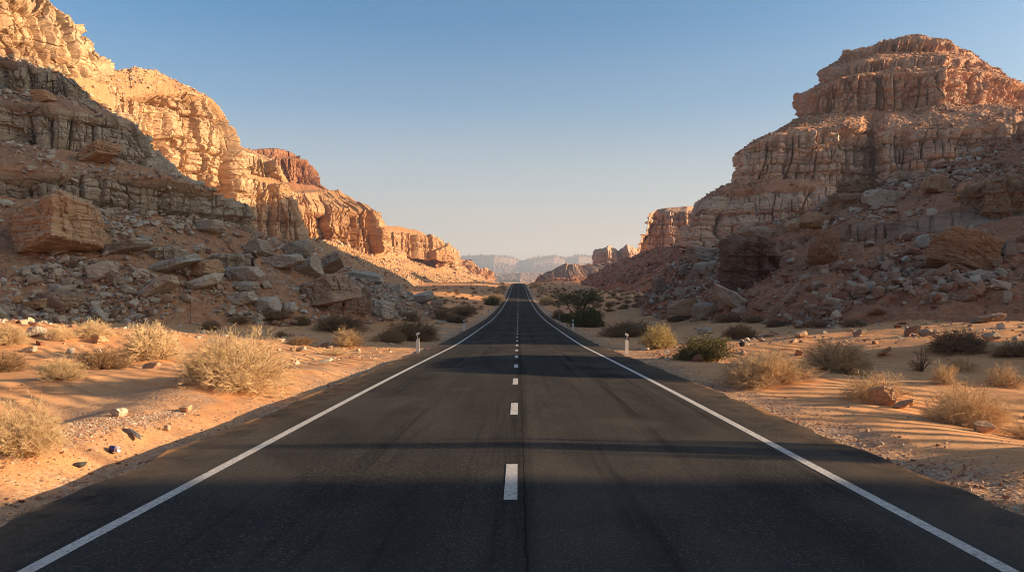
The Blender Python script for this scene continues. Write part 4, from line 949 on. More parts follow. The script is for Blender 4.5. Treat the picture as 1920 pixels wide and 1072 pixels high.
# the single stones: a handful of shapes, copied and turned
COLN = [(.0,.3,'rock_red','dark red'), (.3,.5,'rock_brown','brown'), (.5,.72,'rock_buff','buff'), (.72,1.01,'rock_white','pale')]
_pm = {}
for k in range(8):
    for lo, hi, mat, cn in COLN:
        P, Fc = hull_rock(1200+k*13, [(1,.8,.6),(1,.7,.42),(.9,.9,.75),(1.2,.6,.5),(1,.9,.36),(1.1,.7,.7),(.8,.8,.9),(1.3,.8,.45)][k], 20)
        if (k, mat) not in _pm: _pm[(k, mat)] = mk_mesh('scree_stone', P*.5, Fc, False, {'talus': np.zeros(len(P)), 'tint': np.full(len(P), .5)})
for me in _pm.items(): me[1].materials.append(M[me[0][1]])
def whereabouts(px, py):
    side = 'left' if px < CX else 'right'
    best = min([l for l in LANDMARKS if SHORTN[l[2]] != l[2]], key=lambda l: (l[0]-px)**2+((l[1]-py)*1.6)**2 + (1e9 if (l[0] < CX) != (px < CX) else 0))
    return best, side
_rg = np.random.default_rng(99)
for p, s, px, py, q, tint in LONE:
    t = tint[0]+(tint[1]-tint[0])*q
    lo, hi, mat, cn = [c for c in COLN if c[0] <= t < c[1]][0]
    o = obj('scree_stone', _pm[(int(_rg.integers(0, 8)), mat)])
    o.location = (p[0], p[1], p[2]+s*.2); o.scale = tuple(s*(1+_rg.normal(0, .15, 3))); o.rotation_euler = (_rg.normal(0, .3), _rg.normal(0, .3), _rg.uniform(0, 6.28))
    o['_px'] = (float(px), float(py)); o['_c'] = cn; o['_s'] = float(s/p[1]*F)
STONES = [o for o in COL.objects if o.name.startswith('scree_stone')]
SHORT = ['big leaning boulder', None]
def label_stones():
    """every loose stone is told by its colour, its size and the boulder it lies beside"""
    seen = {}
    for o in STONES:
        px, py = o['_px']; (lx, ly, lb), side = whereabouts(px, py)
        short = ' '.join(lb.split(' ')[:4]).rstrip(',')
        rel = ('above' if py < ly else 'below') if abs(py-ly)*1.3 > abs(px-lx) else ('left of' if px < lx else 'right of')
        seen.setdefault((o['_c'], rel, lb, lx), []).append(o)
    for (c, rel, lb, lx), os_ in seen.items():
        h = SHORTN[lb]
        os_.sort(key=lambda o: -o['_s'])
        for i, o in enumerate(os_):
            if len(os_) == 1: l = f'single {c} scree stone {rel} the {h}'
            elif i == 0: l = f'largest {c} scree stone {rel} the {h}'
            else:
                l = f'smaller {c} scree stone {rel} the {h}'
            o['label'] = l; o['category'] = 'stone'
            o['group'] = f'{c} scree stones {rel} the {h}'
            for k in ('_px', '_c', '_s'): del o[k]
# the short name each landmark goes by
SHORTN = {b[4]: b[4] for b in BOULDERS}
_sn = ['big leaning orange boulder','wedged orange block','large brown block','split brown boulder','pale upright boulder','tilted buff slab','rounded skyline boulder','broad flat slab','jammed buff block','long thin pale slab','rounded ledge end boulder','lone tan block','long sliding slab','low brown boulder','pale block under the leaning boulder','rounded heap boulder','bedded grey outcrop','upper bedded slab','lower bedded slab','pale bedded slab','stack of thin beds','pale sloping slab','pale slab under the tan block','pale foot slab','pale rounded foot boulder','small pale foot boulder','orange ledge boulder','small orange ledge boulder','far sloping slab','last pale slab','round brown tip boulder']
for b, s in zip(BOULDERS, _sn): SHORTN[b[4]] = s
_r0 = [i for i, b in enumerate(BOULDERS) if b[4].startswith('biggest boulder on the right')][0]
_sr = ['big square orange boulder','round boulder beside the square one','small leaning boulder','long tipped buff block','dark red crag','flat crag cap','tan pointed boulder','tan leaning boulder','orange ledge at the edge','flat dark crest slab','brown crest outcrop','level brown ledge','pale ledge block','red slanting slab','pale diamond boulder','tan rounded foot boulder','buff rounded foot boulder','long flat skyline slab','buff streak boulder','dark streak block','upright streak stone','pale rounded slope stone','flat brown foot slab','thin slab on edge','brown skyline boulder','buff boulder under the skyline slab','buff block under the skyline slab','sloping heap slab','rounded tan crest boulder','tan crest block']
for b, s in zip(BOULDERS[_r0:], _sr): SHORTN[b[4]] = s
label_stones()
# ================================================================ plants
def tubes(seg, sides=3):
    """segments (p0, p1, r0, r1) -> thin prisms"""
    p0 = np.array([s[0] for s in seg]); p1 = np.array([s[1] for s in seg]); r0 = np.array([s[2] for s in seg]); r1 = np.array([s[3] for s in seg])
    d = p1-p0; d /= np.linalg.norm(d, axis=1)[:, None]+1e-9
    ref = np.where(np.abs(d[:, 2:3]) > .9, np.array([[1., 0, 0]]), np.array([[0, 0, 1.]]))
    a = np.cross(d, ref); a /= np.linalg.norm(a, axis=1)[:, None]+1e-9; b = np.cross(d, a)
    V = []
    for k in range(sides):
        an = 2*PI*k/sides; o = a*math.cos(an)+b*math.sin(an)
        V.append(p0+o*r0[:, None]); V.append(p1+o*r1[:, None])
    V = np.stack(V, 1).reshape(-1, 3); n = len(seg); base = np.arange(n)[:, None]*sides*2
    f = np.concatenate([base+np.array([[2*k, 2*((k+1) % sides), 2*((k+1) % sides)+1, 2*k+1]]) for k in range(sides)])
    return V, f
def grow_bush(seed, stems, W, H, twig=.0035, side=3, spread=.85, droop=0.0, tips=2, leafy=0):
    """stems fan out of one root to fill a low dome W wide and H high; each forks again and again"""
    rg = np.random.default_rng(seed); wood, fine, leaf = [], [], []
    lob = rg.uniform(0, 2*PI, 4); lw = rg.uniform(.7, 1.15, 4)
    for i in range(stems):
        az = rg.uniform(0, 2*PI); el = math.asin(min(.98, .03+.95*rg.random()**1.05))
        k = .80+.3*rg.random(); k *= 1-.22*(.5+.5*math.cos(3*az+lob[0]))*rg.random()-.1*(.5+.5*math.cos(5*az+lob[1]))
        tgt = np.array([math.cos(az)*math.cos(el)*W/2*k, math.sin(az)*math.cos(el)*W/2*k*.9, max(.04, math.sin(el)*H*k)])
        root = np.array([math.cos(az), math.sin(az), 0])*W*.07*rg.random()**.5; root[2] = -.03
        n = 5; pts = []
        bend = rg.normal(0, .07, 3)*W
        for q in range(n+1):
            t = q/n; p = root*(1-t)+tgt*t; p = p + bend*math.sin(PI*t)*.5 + np.array([0, 0, math.sin(PI*t)*H*.12*(1-2*droop)]) + rg.normal(0, .012, 3)*W*(t > 0)
            pts.append(p)
        r = twig*(2.4+1.2*rg.random())
        for q in range(n): wood.append((pts[q], pts[q+1], r*(1-.72*q/n), r*(1-.72*(q+1)/n)))
        for q in range(2, n+1):
            for _ in range(side):
                base = pts[q-1]*(1-(t := rg.random()))+pts[q]*t
                dr = (pts[q]-pts[q-1]); dr /= np.linalg.norm(dr)+1e-9
                dr = dr*.8 + rg.normal(0, .55, 3); dr[2] += .1; dr /= np.linalg.norm(dr)
                L = W*(.07+.11*rg.random())*(1.15-.5*q/n)
                m = base+dr*L*.5+rg.normal(0, .05, 3)*L; e = m+dr*L*.5+rg.normal(0, .14, 3)*L; e[2] = max(e[2], .02)
                fine.append((base, m, twig*1.1, twig*.85)); fine.append((m, e, twig*.85, twig*.5))
                for _ in range(tips):
                    b2 = base+(e-base)*(.3+.7*rg.random()); d2 = dr*.6+rg.normal(0, .6, 3); d2[2] += .2; d2 /= np.linalg.norm(d2)
                    e2 = b2+d2*L*(.3+.35*rg.random()); e2[2] = max(e2[2], .01)
                    fine.append((b2, e2, twig*.75, twig*.4))
                    for _ in range(leafy): leaf.append((b2+(e2-b2)*rg.random()+rg.normal(0, .015, 3)*W*.3, rg.normal(0, 1, 3)))
    return wood, fine, leaf
def leaf_quads(leaf, size, rg):
    p = np.array([l[0] for l in leaf]); n = np.array([l[1] for l in leaf]); n /= np.linalg.norm(n, axis=1)[:, None]
    a = np.cross(n, rg.normal(0, 1, n.shape)); a /= np.linalg.norm(a, axis=1)[:, None]; b = np.cross(n, a)
    s = size*(.6+.8*rg.random(len(p)))[:, None]
    V = np.stack([p-a*s, p-b*s*.45, p+a*s, p+b*s*.45], 1).reshape(-1, 3)
    return V, np.arange(len(V)).reshape(-1, 4)
def plant_mat(name, c1, c2, c3):
    m, nt, b = new_mat(name); g = N(nt)
    tc = g.n('ShaderNodeTexCoord'); oi = g.n('ShaderNodeObjectInfo')
    n = g.noise(tc.outputs['Object'], 3.0, 3); n2 = g.noise(tc.outputs['Object'], 40.0, 2)
    c = g.mix(g.map(n, .35, .65), c1, c2); c = g.mix(g.map(n2, .5, .7), c, c3)
    hs = g.n('ShaderNodeHueSaturation'); g.link(c, hs.inputs['Color']); g.link(g.map(oi.outputs['Random'], 0, 1, .8, 1.15), hs.inputs['Value'])
    g.link(hs.outputs[0], b.inputs['Base Color']); b.inputs['Roughness'].default_value = .85
    return m
M['straw'] = plant_mat('straw_twigs', (.66,.475,.26), (.53,.36,.19), (.74,.57,.35))
M['straw_wood'] = plant_mat('straw_stems', (.44,.27,.12), (.36,.21,.095), (.54,.36,.18))
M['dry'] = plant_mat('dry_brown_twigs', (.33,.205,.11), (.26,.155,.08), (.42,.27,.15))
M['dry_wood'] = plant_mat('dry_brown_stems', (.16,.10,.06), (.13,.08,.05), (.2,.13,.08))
M['olive'] = plant_mat('olive_twigs', (.20,.165,.06), (.16,.13,.05), (.30,.24,.10))
M['olive_leaf'] = plant_mat('olive_leaves', (.16,.15,.05), (.11,.105,.035), (.23,.20,.075))
M['yellow'] = plant_mat('yellow_green_twigs', (.60,.455,.18), (.48,.36,.14), (.70,.54,.25))
M['green_leaf'] = plant_mat('green_leaves', (.15,.14,.05), (.11,.105,.036), (.21,.185,.07))
M['bark'] = plant_mat('bark', (.12,.085,.055), (.09,.06,.04), (.17,.12,.08))
KINDS = {}
def bush_kind(key, variants, mats, **kw):
    """each kind has a few differently grown forms; a bush is branches and twigs (and leaves where it has them)"""
    out = []
    leafsize = kw.pop('leafsize', .03)
    for v in range(variants):
        w, f, l = grow_bush(kw.get('seed', 1)*50+v*7, **{k: q for k, q in kw.items() if k != 'seed'})
        parts = [('branches', mk_mesh('branches', *tubes(w)), M[mats[0]]), ('twigs', mk_mesh('twigs', *tubes(f)), M[mats[1]])]
        if l: parts.append(('leaves', mk_mesh('leaves', *leaf_quads(l, leafsize, np.random.default_rng(v))), M[mats[2]]))
        for n, me, mt in parts: me.materials.append(mt)
        out.append(parts)
    KINDS[key] = out
bush_kind('big', 2, ('straw_wood', 'straw'), seed=1, stems=260, W=2.0, H=1.0, twig=.0026, side=3, tips=3)
bush_kind('straw', 3, ('straw_wood', 'straw'), seed=2, stems=170, W=2.0, H=1.0, twig=.0037, side=3, tips=2)
bush_kind('sparse', 2, ('straw_wood', 'straw'), seed=3, stems=85, W=2.0, H=1.0, twig=.0038, side=3, tips=2)
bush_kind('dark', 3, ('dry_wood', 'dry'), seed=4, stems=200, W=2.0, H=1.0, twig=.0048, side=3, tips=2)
bush_kind('darkstraw', 2, ('dry_wood', 'straw'), seed=5, stems=230, W=2.0, H=1.0, twig=.0038, side=3, tips=2)
bush_kind('olive', 2, ('dry_wood', 'olive', 'olive_leaf'), seed=6, stems=130, W=2.0, H=1.0, twig=.005, side=3, tips=2, leafy=2, leafsize=.028)
bush_kind('yellow', 2, ('straw_wood', 'yellow', 'olive_leaf'), seed=7, stems=200, W=2.0, H=1.0, twig=.0045, side=3, tips=2, leafy=0)
bush_kind('green', 2, ('bark', 'olive', 'green_leaf'), seed=8, stems=110, W=2.0, H=1.0, twig=.008, side=3, tips=2, leafy=3, leafsize=.045)
bush_kind('skeleton', 1, ('dry_wood', 'dry'), seed=9, stems=18, W=2.0, H=1.3, twig=.012, side=2, tips=2)
_bk = 0
def bush(kind, box, label, group=None, name=None, hit_=None, cat='bush', over=1.14):
    """box: (x0, y0, x1, y1) in the picture; the foot of the bush stands where y1 meets the ground"""
    global _bk; _bk += 1
    x0, y0, x1, y1 = box; p = hit((x0+x1)/2, y1-(y1-y0)*.06) if hit_ is None else hit_; d = p[1]
    W = (x1-x0)/F*d*over; Hh = (y1-y0)/F*d*.92
    forms = KINDS[kind]; parts = forms[_bk % len(forms)]
    r = empty(name or 'desert_bush', (p[0], d+W*.18, p[2]-.02), (_bk*2.399) % 6.283)
    r.location.z = down(p[0], d+W*.18)-.03 if hit_ is None else p[2]
    r.scale = (W/2.0, W/2.0*(.8+.3*((_bk*.618) % 1)), Hh/1.0); r.rotation_euler.x = .1*math.sin(_bk*1.7); r.rotation_euler.y = .12*math.cos(_bk*2.3)
    for n, me, mt in parts: obj(n, me, None, r)
    tag(r, label, cat, group); return r
BUSHES = [
 ('big', (308,612,540,738), 'largest straw coloured bush, spreading beside the left edge of the road'),
 ('darkstraw', (198,600,336,680), 'straw bush with a dark lower half, behind and left of the largest straw bush'),
 ('dark', (124,648,232,696), 'low dark brown shrub in front of the straw bush with the dark lower half'),
 ('straw', (54,668,148,718), 'small pale straw bush in sunlit sand left of the low dark brown shrub'),
 ('dark', (-30,653,48,700), 'dark shrub cut by the left edge of the picture above the small straw bush'),
 ('straw', (-60,742,104,868), 'straw bush cut by the left edge of the picture, on the bank nearest the camera'),
 ('straw', (-30,606,42,652), 'pale straw bush at the left edge below the sunlit stone pile'),
 ('straw', (128,598,204,636), 'pale bush at the foot of the scree, behind the white pointed stone'),
 ('straw', (82,608,134,640), 'faint pale bush between the white pointed stone and the pale scree foot bush'),
 ('straw', (606,612,692,653), 'bright straw bush in the sun, left of the nearest reflector post'),
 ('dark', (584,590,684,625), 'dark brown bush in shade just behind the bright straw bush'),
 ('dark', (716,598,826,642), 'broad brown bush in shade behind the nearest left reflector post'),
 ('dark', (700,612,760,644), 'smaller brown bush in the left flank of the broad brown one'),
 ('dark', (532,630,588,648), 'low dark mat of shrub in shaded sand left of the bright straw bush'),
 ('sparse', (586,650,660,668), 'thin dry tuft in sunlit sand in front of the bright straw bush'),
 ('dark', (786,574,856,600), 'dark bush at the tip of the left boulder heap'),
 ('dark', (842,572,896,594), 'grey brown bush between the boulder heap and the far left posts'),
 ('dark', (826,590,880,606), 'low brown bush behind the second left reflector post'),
 ('olive', (906,553,938,574), 'green bush standing at the left roadside in the distance'),
 ('straw', (912,548,950,568), 'golden bush behind the distant green roadside bush'),
 ('dark', (480,588,540,608), 'dark shrub below the small pale boulder at the foot of the left scree'),
 ('dark', (372,596,412,620), 'dark shrub at the sand edge behind the largest straw bush'),
 ('dark', (412,590,470,610), 'grey shrub at the foot of the scree, right above the largest straw bush'),
 ('dark', (544,590,580,612), 'small dark shrub left of the dark brown bush in shade'),
 ('dark', (512,618,538,634), 'tiny dark shrub in the shaded sand right of the largest straw bush'),
 ('sparse', (690,624,714,642), 'small twiggy tuft between the bright straw bush and the broad brown bush'),
 ('dark', (742,582,790,604), 'grey brown bush at the foot of the last pale slab'),
 # right side
 ('yellow', (1196,604,1278,657), 'yellow green bush in the sun beside the nearest right reflector post'),
 ('olive', (1268,624,1384,680), 'dark olive bush with a bright top, in front of the yellow green bush'),
 ('big', (1350,652,1544,728), 'wide straw bush leaning out over the right gravel verge'),
 ('darkstraw', (1512,632,1652,704), 'rounded straw bush with a dark base, right of the wide leaning straw bush'),
 ('sparse', (1592,690,1738,760), 'thin see-through straw bush behind the squarish orange stone'),
 ('big', (1744,716,1926,808), 'large straw bush near the right edge of the picture'),
 ('dark', (1126,597,1234,634), 'broad reddish brown bush behind the nearest right reflector post'),
 ('green', (1072,574,1136,616), 'dense round green bush in front of the acacia tree'),
 ('green', (1046,586,1084,606), 'small green bush beside the third right reflector post'),
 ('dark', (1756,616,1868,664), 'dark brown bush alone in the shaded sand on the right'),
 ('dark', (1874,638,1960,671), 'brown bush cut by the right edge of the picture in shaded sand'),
 ('skeleton', (1708,656,1752,700), 'small bare upright shrub in sunlit sand on the right'),
 ('sparse', (1784,660,1846,697), 'thin dry tuft right of the small bare upright shrub'),
 ('sparse', (1846,680,1950,728), 'thin straw bush at the right edge behind the large straw bush'),
 ('sparse', (1752,672,1806,724), 'brown twiggy bush behind the left side of the large straw bush'),
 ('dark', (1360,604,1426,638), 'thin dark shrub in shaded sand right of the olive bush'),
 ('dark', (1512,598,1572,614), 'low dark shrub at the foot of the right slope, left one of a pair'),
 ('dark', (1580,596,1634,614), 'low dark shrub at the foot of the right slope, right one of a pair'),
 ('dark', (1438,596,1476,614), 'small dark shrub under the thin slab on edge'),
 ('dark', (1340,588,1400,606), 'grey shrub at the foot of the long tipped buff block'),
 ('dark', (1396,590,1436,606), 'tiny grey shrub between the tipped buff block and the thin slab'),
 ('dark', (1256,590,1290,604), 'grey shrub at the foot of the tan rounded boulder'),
 ('straw', (1008,553,1040,574), 'golden bush lit by the sun left of the acacia tree'),
 ('dark', (1034,578,1062,600), 'dark bush at the road side under the acacia tree'),
 ('sparse', (1890,780,1990,830), 'twiggy dark tuft at the right edge on the gravel'),
]
for k, b, l in BUSHES: bush(k, b, l)
# tall unseen shrubs added past the right edge, flattened to cast thin shadow streaks
for i, (x, y, W, H) in enumerate(((9.4, 10.1, 2.4, 2.3), (10.6, 9.6, 2.2, 3.2), (11.6, 9.0, 2.2, 2.6), (12.6, 9.75, 3.0, 4.6), (13.8, 9.2, 3.0, 5.6), (14.6, 8.7, 3.0, 4.4))):
    r = bush('sparse' if i in (1, 3, 5) else 'straw', (0, 0, 1, 1), 'tall unseen dry shrub added beyond the right edge for its shadow', 'unseen shadow casting shrubs beyond the right edge', hit_=np.array([x, y, down(x, y)]), name='desert_bush')
    r.scale = (W/2, W/2*(.12, .3, .2, .1, .26, .16)[i], H); r.rotation_euler = (0, 0, 0)

# ---- the acacia: several leaning stems, forking limbs, a wide flat crown of small leaf clumps with gaps
def acacia():
    p = on_ground(1084, 596); d = p[1]; W = (1136-1030)/F*d; Hh = (597-540)/F*d
    rg = np.random.default_rng(5); seg, lv, tw = [], [], []
    for i in range(6):
        az = rg.uniform(0, 2*PI); top = np.array([math.cos(az)*W*.2, math.sin(az)*W*.16, Hh*.42]); pts = [np.array([math.cos(az)*.1, math.sin(az)*.1, -.1])]
        for q in range(1, 5): pts.append(pts[0]*(1-q/4)+top*q/4+rg.normal(0, .03, 3)*W*.6)
        for q in range(4): seg.append((pts[q], pts[q+1], W*.015*(1-.14*q), W*.015*(1-.14*(q+1))))
        for j in range(7):
            a2 = az+rg.normal(0, .9); e = np.array([math.cos(a2)*W*(.24+.3*rg.random()), math.sin(a2)*W*(.2+.24*rg.random()), Hh*(.36+.58*rg.random()**.7)])
            b = pts[3]*(1-(t := rg.random()))+pts[4]*t; m = (b+e)/2+rg.normal(0, .03, 3)*W+np.array([0,0,Hh*.06])
            seg.append((b, m, W*.007, W*.005)); seg.append((m, e, W*.005, W*.0025))
            for k in range(9):
                c = m+(e-m)*rg.random()+rg.normal(0, 1, 3)*np.array([W*.06, W*.06, Hh*.05]); c[2] = min(c[2], Hh*(1.0-.25*(abs(c[0])/(W*.5))**2))
                tw.append((m+(e-m)*rg.random(), c, W*.0022, W*.0012))
                for q in range(17):
                    lv.append((c+rg.normal(0, 1, 3)*np.array([W*.035, W*.035, Hh*.03]), rg.normal(0, 1, 3)))
    r = empty('acacia_tree', (p[0], d+W*.25, down(p[0], d+W*.25)-.05))
    obj('trunk', mk_mesh('trunk', *tubes(seg, 6), True), M['bark'], r); obj('twigs', mk_mesh('twigs', *tubes(tw)), M['bark'], r)
    obj('crown', mk_mesh('crown', *leaf_quads(lv, W*.011, rg)), M['green_leaf'], r)
    tag(r, 'dark spreading acacia tree standing beyond the right roadside', 'tree'); return r
acacia()

# ---- small far shrubs: things along the far road and over the valley floor, the smallest as one growth
_rg = np.random.default_rng(77)
FARK = {}
for key, mats in (('straw', ('straw_wood', 'straw')), ('dark', ('dry_wood', 'dry'))):
    w, f, l = grow_bush(400+len(key), 46, 2.0, 1.0, twig=.022, side=2, tips=1)
    FARK[key] = (mk_mesh('shrub', *merge([tubes(w), tubes(f)])),); FARK[key][0].materials.append(M[mats[1]])
def far_shrub(key, x, y, W, H, label, group):
    o = obj('desert_bush', FARK[key][0]); o.location = (x, y, float(ground(np.array([x]), np.array([y]))[0])-.03); o.scale = (W/2, W/2, H); o.rotation_euler.z = _rg.uniform(0, 6.28)
    tag(o, label, 'bush', group); return o
for i in range(16):
    y = 210+i*20+_rg.uniform(-8, 8)
    far_shrub('straw', -(6.4+_rg.random()*5), y, 2.2+1.8*_rg.random(), 1.3+_rg.random(), 'small golden bush lining the left side of the far road', 'golden bushes along the far left roadside')
    far_shrub('straw', 6.4+_rg.random()*5, y+9, 2.2+1.8*_rg.random(), 1.3+_rg.random(), 'small golden bush lining the right side of the far road', 'golden bushes along the far right roadside')
for i in range(70):
    y = 95*(420/95)**_rg.random(); x = -(9+_rg.random()**.8*y*.28)
    far_shrub('dark' if _rg.random() < .55 else 'straw', x, y, 1.2+1.6*_rg.random(), .6+.6*_rg.random(), 'small shrub dotting the valley floor left of the road', 'shrubs on the left valley floor')
for i in range(60):
    y = 95*(420/95)**_rg.random(); x = 9+_rg.random()**.8*y*.2
    if x > 12+.18*y: continue
    far_shrub('dark' if _rg.random() < .6 else 'straw', x, y, 1.2+1.6*_rg.random(), .6+.6*_rg.random(), 'small shrub dotting the valley floor right of the road', 'shrubs on the right valley floor')
# dry tussocks and scrub over the open sand at middle distance: beyond counting
def scrub():
    rg = np.random.default_rng(5); w, f, l = grow_bush(611, 26, 2.0, 1.0, twig=.03, side=1, tips=1); V0, F0 = tubes(f+w)
    vs, fs, n = [], [], 0
    for i in range(900):
        y = 110*(650/110)**rg.random(); x = (rg.random()-.5)*y*.62
        if abs(x) < 8: continue
        s = .5+.7*rg.random(); a = rg.uniform(0, 6.28); c, q = math.cos(a), math.sin(a)
        P = V0*np.array([s, s, s*.7]); P = np.stack([c*P[:,0]-q*P[:,1]+x, q*P[:,0]+c*P[:,1]+y, P[:,2]+float(ground(np.array([x]), np.array([y]))[0])], -1)
        vs.append(P); fs.append(F0+n); n += len(P)
    o = obj('scrub', mk_mesh('scrub', np.concatenate(vs), np.concatenate(fs)), M['dry']); tag(o, 'thin dry scrub over the far valley floor', 'scrub', None, 'stuff')
scrub()
# ================================================================ reflector posts
def post_mats():
    m, nt, b = new_mat('white_post'); g = N(nt); tc = g.n('ShaderNodeTexCoord')
    c = g.mix(g.math('MULTIPLY', g.map(g.noise(tc.outputs['Object'], 9, 5, .7), .45, .75), .5), (.74,.68,.62), (.45,.33,.24)); g.link(c, b.inputs['Base Color']); b.inputs['Roughness'].default_value = .6
    k, nt, b2 = new_mat('black_band'); b2.inputs['Base Color'].default_value = (.02,.02,.022,1); b2.inputs['Roughness'].default_value = .55
    r, nt, b3 = new_mat('reflector'); b3.inputs['Base Color'].default_value = (.62,.58,.55,1); b3.inputs['Roughness'].default_value = .25
    return m, k, r
WP, BB, RF = post_mats()
def prism(pts, y0, y1):
    n = len(pts); v = np.array([(x, y, z) for y in (y0, y1) for x, z in pts]); return v, n
def solid(pts, y0, y1, bev=.0):
    bm = bmesh.new(); a = [bm.verts.new((x, y0, z)) for x, z in pts]; b = [bm.verts.new((x, y1, z)) for x, z in pts]
    bm.faces.new(a); bm.faces.new(b[::-1])
    for i in range(len(pts)): bm.faces.new((a[i], b[i], b[(i+1) % len(pts)], a[(i+1) % len(pts)]))
    bmesh.ops.recalc_face_normals(bm, faces=bm.faces)
    if bev: bmesh.ops.bevel(bm, geom=list(bm.edges), offset=bev, segments=2, affect='EDGES')
    me = bpy.data.meshes.new('post'); bm.to_mesh(me); bm.free(); return me
def make_post(side):
    """a flat white plastic post with a slanting top, a slanting black band and an upright reflector in the band"""
    w, H, s = .078, 1.0, -side
    r = empty('reflector_post')
    sl = .035*s
    obj('post_body', solid([(-w, -.3), (w, -.3), (w, .70+sl), (-w, .70-sl)], -.026, .026, .006), WP, r)
    obj('black_band', solid([(-w*1.0, .702-sl), (w*1.0, .702+sl), (w, .878+sl), (-w, .878-sl)], -.0265, .0265, .004), BB, r)
    obj('post_top', solid([(-w, .88-sl), (w, .88+sl), (w, H+sl), (-w, H-sl)], -.026, .026, .006), WP, r)
    obj('reflector', solid([(-.021, .725), (.021, .725), (.021, .857), (-.021, .857)], -.034, -.0275, .003), RF, r)
    return r
POSTS = {'left': [(-4.98, 37), (-4.98, 68.5), (-5.15, 105), (-5.1, 127), (-4.95, 154), (-4.95, 186)] + [(-5.0, 215+i*26) for i in range(8)],
         'right': [(5.22, 36), (4.98, 68), (5.25, 96), (5.05, 117), (4.9, 126), (4.95, 152), (4.95, 182)] + [(5.0, 212+i*20) for i in range(9)]}
ORD = ['nearest', 'second', 'third', 'fourth', 'fifth']
for side, lst in POSTS.items():
    base = make_post(-1 if side == 'left' else 1)
    for i, (x, y) in enumerate(lst):
        o = base if i == 0 else copy_thing(base)
        o.location = (x, y, down(x, y)); o.rotation_euler = (_rg.normal(0, .012), _rg.normal(0, .02), _rg.normal(0, .06))
        if i < 5: tag(o, f'{ORD[i]} white reflector post with a black band on the {side} side of the road', 'reflector post', f'reflector posts along the {side} roadside')
        else: tag(o, f'tiny white reflector post in the far row along the {side} side of the road', 'reflector post', f'far reflector posts along the {side} roadside')

# ================================================================ litter and wood on the left bank
def lathe(prof, n=28):
    a = np.linspace(0, 2*PI, n, endpoint=False); V = np.array([(r*math.cos(t), r*math.sin(t), z) for r, z in prof for t in a]); k = len(prof)
    f = [(i*n+j, i*n+(j+1) % n, (i+1)*n+(j+1) % n, (i+1)*n+j) for i in range(k-1) for j in range(n)]
    return V, np.array(f)
def can():
    p = on_ground(207, 845); r = empty('drink_can', (p[0], p[1], p[2]+.034))
    m, nt, b = new_mat('can_paint'); g = N(nt); tc = g.n('ShaderNodeTexCoord'); s = g.n('ShaderNodeSeparateXYZ'); g.link(tc.outputs['Object'], s.inputs[0])
    c = g.mix(g.math('GREATER_THAN', g.math('ABSOLUTE', g.math('SUBTRACT', s.outputs[2], .07)), .052), (.055,.055,.19), (.5,.47,.55)); g.link(c, b.inputs['Base Color']); b.inputs['Roughness'].default_value = .4
    mt, nt, b2 = new_mat('can_metal'); b2.inputs['Base Color'].default_value = (.62,.6,.6,1); b2.inputs['Metallic'].default_value = .6; b2.inputs['Roughness'].default_value = .35
    ink, nt, b3 = new_mat('can_print'); b3.inputs['Base Color'].default_value = (.62,.56,.6,1)
    k = 1.25
    obj('can_body', mk_mesh('can_body', *[q*np.array([k,k,k]) if i == 0 else q for i, q in enumerate(lathe([(.026,.0),(.033,.008),(.033,.132),(.027,.14)]))], True), m, r)
    obj('lid', mk_mesh('lid', *[q*k if i == 0 else q for i, q in enumerate(lathe([(.027,.1402),(.028,.143),(.025,.143),(.024,.139),(.0,.139)]))], True), mt, r)
    obj('can_base', mk_mesh('can_base', *[q*k if i == 0 else q for i, q in enumerate(lathe([(.0,.004),(.02,-.002),(.0262,-.0006)]))], True), mt, r)
    # a row of unreadable letters round the side: short strokes
    vs, fs = [], []
    rg = np.random.default_rng(3)
    for i in range(6):
        z0 = (.03+i*.0145)*k
        for st in range(3):
            t0 = -1.95+.34*st*(rg.random() > .2); a = np.linspace(t0, t0+(.62 if st == 0 else .12), 4)
            zz = (z0, z0+.0042) if st == 0 else (z0, z0+.011)
            R = .0334*k
            V = np.array([(R*math.cos(q), R*math.sin(q), z) for z in zz for q in a]); f = np.array([(j, j+1, j+5, j+4) for j in range(3)])
            vs.append((V, f))
    obj('lettering', mk_mesh('lettering', *merge(vs)), ink, r)
    r.rotation_euler = (PI/2+.05, 0, math.radians(66))
    tag(r, 'dark blue drink can with pale print lying on the sandy left bank', 'can')
can()
def driftwood():
    p = on_ground(246, 815)
    rg = np.random.default_rng(4); n = 26; ts = np.linspace(0, 1, n); V = []
    L = 80/F*p[1]*1.1
    for t in ts:
        r = (.032*(1-abs(2*t-1)**3*.8))*(1+.15*math.sin(t*19)); c = np.array([(t-.5)*L, .05*math.sin(t*3)-.02, .025+.02*math.sin(t*5)])
        for k in range(12):
            a = 2*PI*k/12; q = r*(1+.22*math.sin(a*3+t*7)+.12*rg.normal()*.5); V.append(c+np.array([0, q*1.25*math.cos(a), q*.8*math.sin(a)]))
    f = np.array([(i*12+j, i*12+(j+1) % 12, (i+1)*12+(j+1) % 12, (i+1)*12+j) for i in range(n-1) for j in range(12)])
    m, nt, b = new_mat('weathered_wood'); g = N(nt); tc = g.n('ShaderNodeTexCoord')
    c = g.mix(g.map(g.noise(g.scale(tc.outputs['Object'], (6, 60, 60)), 1.0, 5), .35, .65), (.17,.14,.115), (.40,.34,.28)); g.link(c, b.inputs['Base Color'])
    o = obj('driftwood', mk_mesh('driftwood', np.array(V), f), m); o.location = tuple(p); o.rotation_euler = (0, .06, math.radians(-40))
    tag(o, 'grey weathered stick of wood lying on the sandy left bank above the drink can', 'stick')
driftwood()

